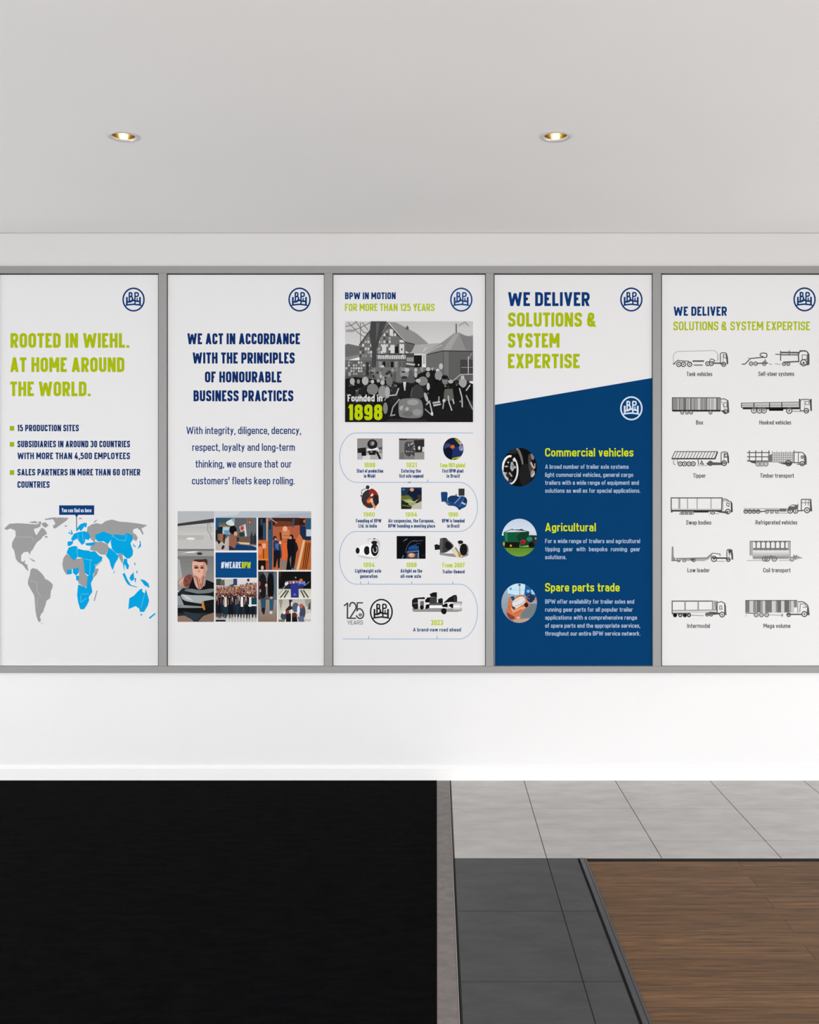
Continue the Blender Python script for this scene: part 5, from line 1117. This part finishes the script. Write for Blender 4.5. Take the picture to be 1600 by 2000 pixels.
def mega(a):
    rr = random.Random(8); x = 832
    a.rect('#c4c4c4', 832, 706, 1372, 838)
    for x0, x1, c in ((832,875,'#7a7a7a'), (915,945,'#8f8f8f'), (950,995,'#757575'), (1000,1012,'#999999'), (1040,1108,'#777777'), (1150,1165,'#9a9a9a'), (1165,1205,'#6d6d6d'), (1240,1290,'#686868'), (1295,1310,'#a2a2a2'), (1338,1372,'#8a8a8a')):
        a.rect(c, x0, 706, x1, 832)
        for q in range(int(x0)+6, int(x1)-3, 14): a.line('#5f5f5f', 4, (q,708), (q,830))
    a.line(D1, 8, (832,708), (1374,708)); a.line('#6a6a6a', 9, (832,840), (940,845)); a.line('#9a9a9a', 6, (832,875), (850,862)); wheels(a, 858, 20, 945, 1000, 1055, col='#6c6c6c'); a.line('#a2a2a2', 8, (1080,858), (1200,862)); a.ell('#999999', 1215, 862, 12, 16); wheels(a, 858, 18, 1284); a.rect('#5a5a5a', 1260, 846, 1420, 860); a.rect('#e4e4e4', 1340, 780, 1370, 836); a.line(D1, 10, (1380,722), (1440,722), (1485,760), (1498,860), r=20); a.line('#777777', 8, (1400,830), (1405,745), (1450,745), (1475,775), (1430,780)); a.poly('#5a5a5a', (1478,770), (1496,790), (1500,862), (1470,862)); wheels(a, 850, 26, 1448); a.line(D3, 7, (1380,722), (1380,840))
truck(mega, 1040)

# ------------------------------------------------------------------ aluminium frame holding the panels
fc = W(800, 1314, 0)
frame = empty('wall_grid', (fc[0], 0, fc[2]))
tag(frame, 'grey aluminium wall grid of rails and mullions holding the display boards', 'wall grid')
FL = Vector(frame.location)
def bar(name, x0, y0, x1, y1, mat=M_ALU, d0=0.0, d1=FD, bevel=0.0018):
    a_, b_ = W(x0, y0, d1), W(x1, y1, d1)
    return MB().box(Vector((a_[0], d0, a_[2]))-FL, Vector((b_[0], d1, b_[2]))-FL).obj(name, mat, frame, bevel=bevel)
LX, RX = -20.0, 1634.0
bar('rail', LX, 519.6, RX, 533.4); bar('rail', LX, 1301.4, RX, 1314.6)
for x0, x1 in ((LX, -3.4), (309.6, 325.4), (633.4, 649.6), (949, 964.6), (1275.4, 1291.6), (1617.4, RX)):
    bar('mullion', x0, 533.45, x1, 1301.35, bevel=0.001)

# ------------------------------------------------------------------ recessed downlights
M_RING = new_mat('downlight_ring', (0.62, 0.615, 0.61), 0.35, 0.5, 0.3)
M_GOLD = new_mat('gold_reflector', (0.78, 0.60, 0.26), 0.16, 0.5, 1.0)
M_SOCKET = new_mat('lamp_socket', (0.42, 0.41, 0.39), 0.7, 0.2)
M_BULB = new_mat('lit_lamp', (1, 0.95, 0.85), 0.4, 0.3)
bb = M_BULB.node_tree.nodes['Principled BSDF']
bb.inputs['Emission Color'].default_value = (1.0, 0.90, 0.72, 1); bb.inputs['Emission Strength'].default_value = 9.0
def downlight():
    o = empty('recessed_downlight', (HOLES[0][0], HOLES[0][1], CEIL))
    ro, ri = 0.0565, LIGHT_R - 0.004
    MB().lathe([(ro, 0.0), (ro, -0.003), (ro-0.003, -0.0055), (ri+0.003, -0.004), (ri, 0.0), (ri, 0.004)]).obj('trim_ring', M_RING, o, smooth=False)
    MB().lathe([(ri-0.0004, 0.003), (ri+0.0020, 0.016), (ri+0.0045, 0.030), (ri+0.007, 0.046), (ri+0.007, 0.052)], 48).obj('reflector', M_GOLD, o, smooth=True)
    MB().lathe([(0.0001, 0.0515), (ri+0.0065, 0.0515)], 40).obj('socket_plate', M_SOCKET, o)
    MB().lathe([(0.0001, 0.0330), (0.009, 0.0335), (0.0150, 0.0360), (0.0165, 0.0400), (0.0150, 0.0450), (0.011, 0.0510)], 32).obj('lamp', M_BULB, o, smooth=True)
    return o
dl = downlight()
tag(dl, 'round recessed ceiling downlight above the world map panel', 'ceiling light', 'recessed downlights')
o2 = dl.copy(); COL.objects.link(o2); o2.location = (HOLES[1][0], HOLES[1][1], CEIL)
for ch in list(dl.children):
    c = ch.copy(); COL.objects.link(c); c.parent = o2
tag(o2, 'round recessed ceiling downlight above the panel with the blue slanted field')
for k, (hx, hy) in enumerate(HOLES):
    d = bpy.data.lights.new('downlight_beam', 'SPOT'); d.energy = 6; d.spot_size = R(80); d.spot_blend = 0.8; d.shadow_soft_size = 0.03; d.color = (1, 0.86, 0.66)
    o = bpy.data.objects.new('downlight_beam', d); COL.objects.link(o); o.location = (hx, hy, CEIL-0.01)
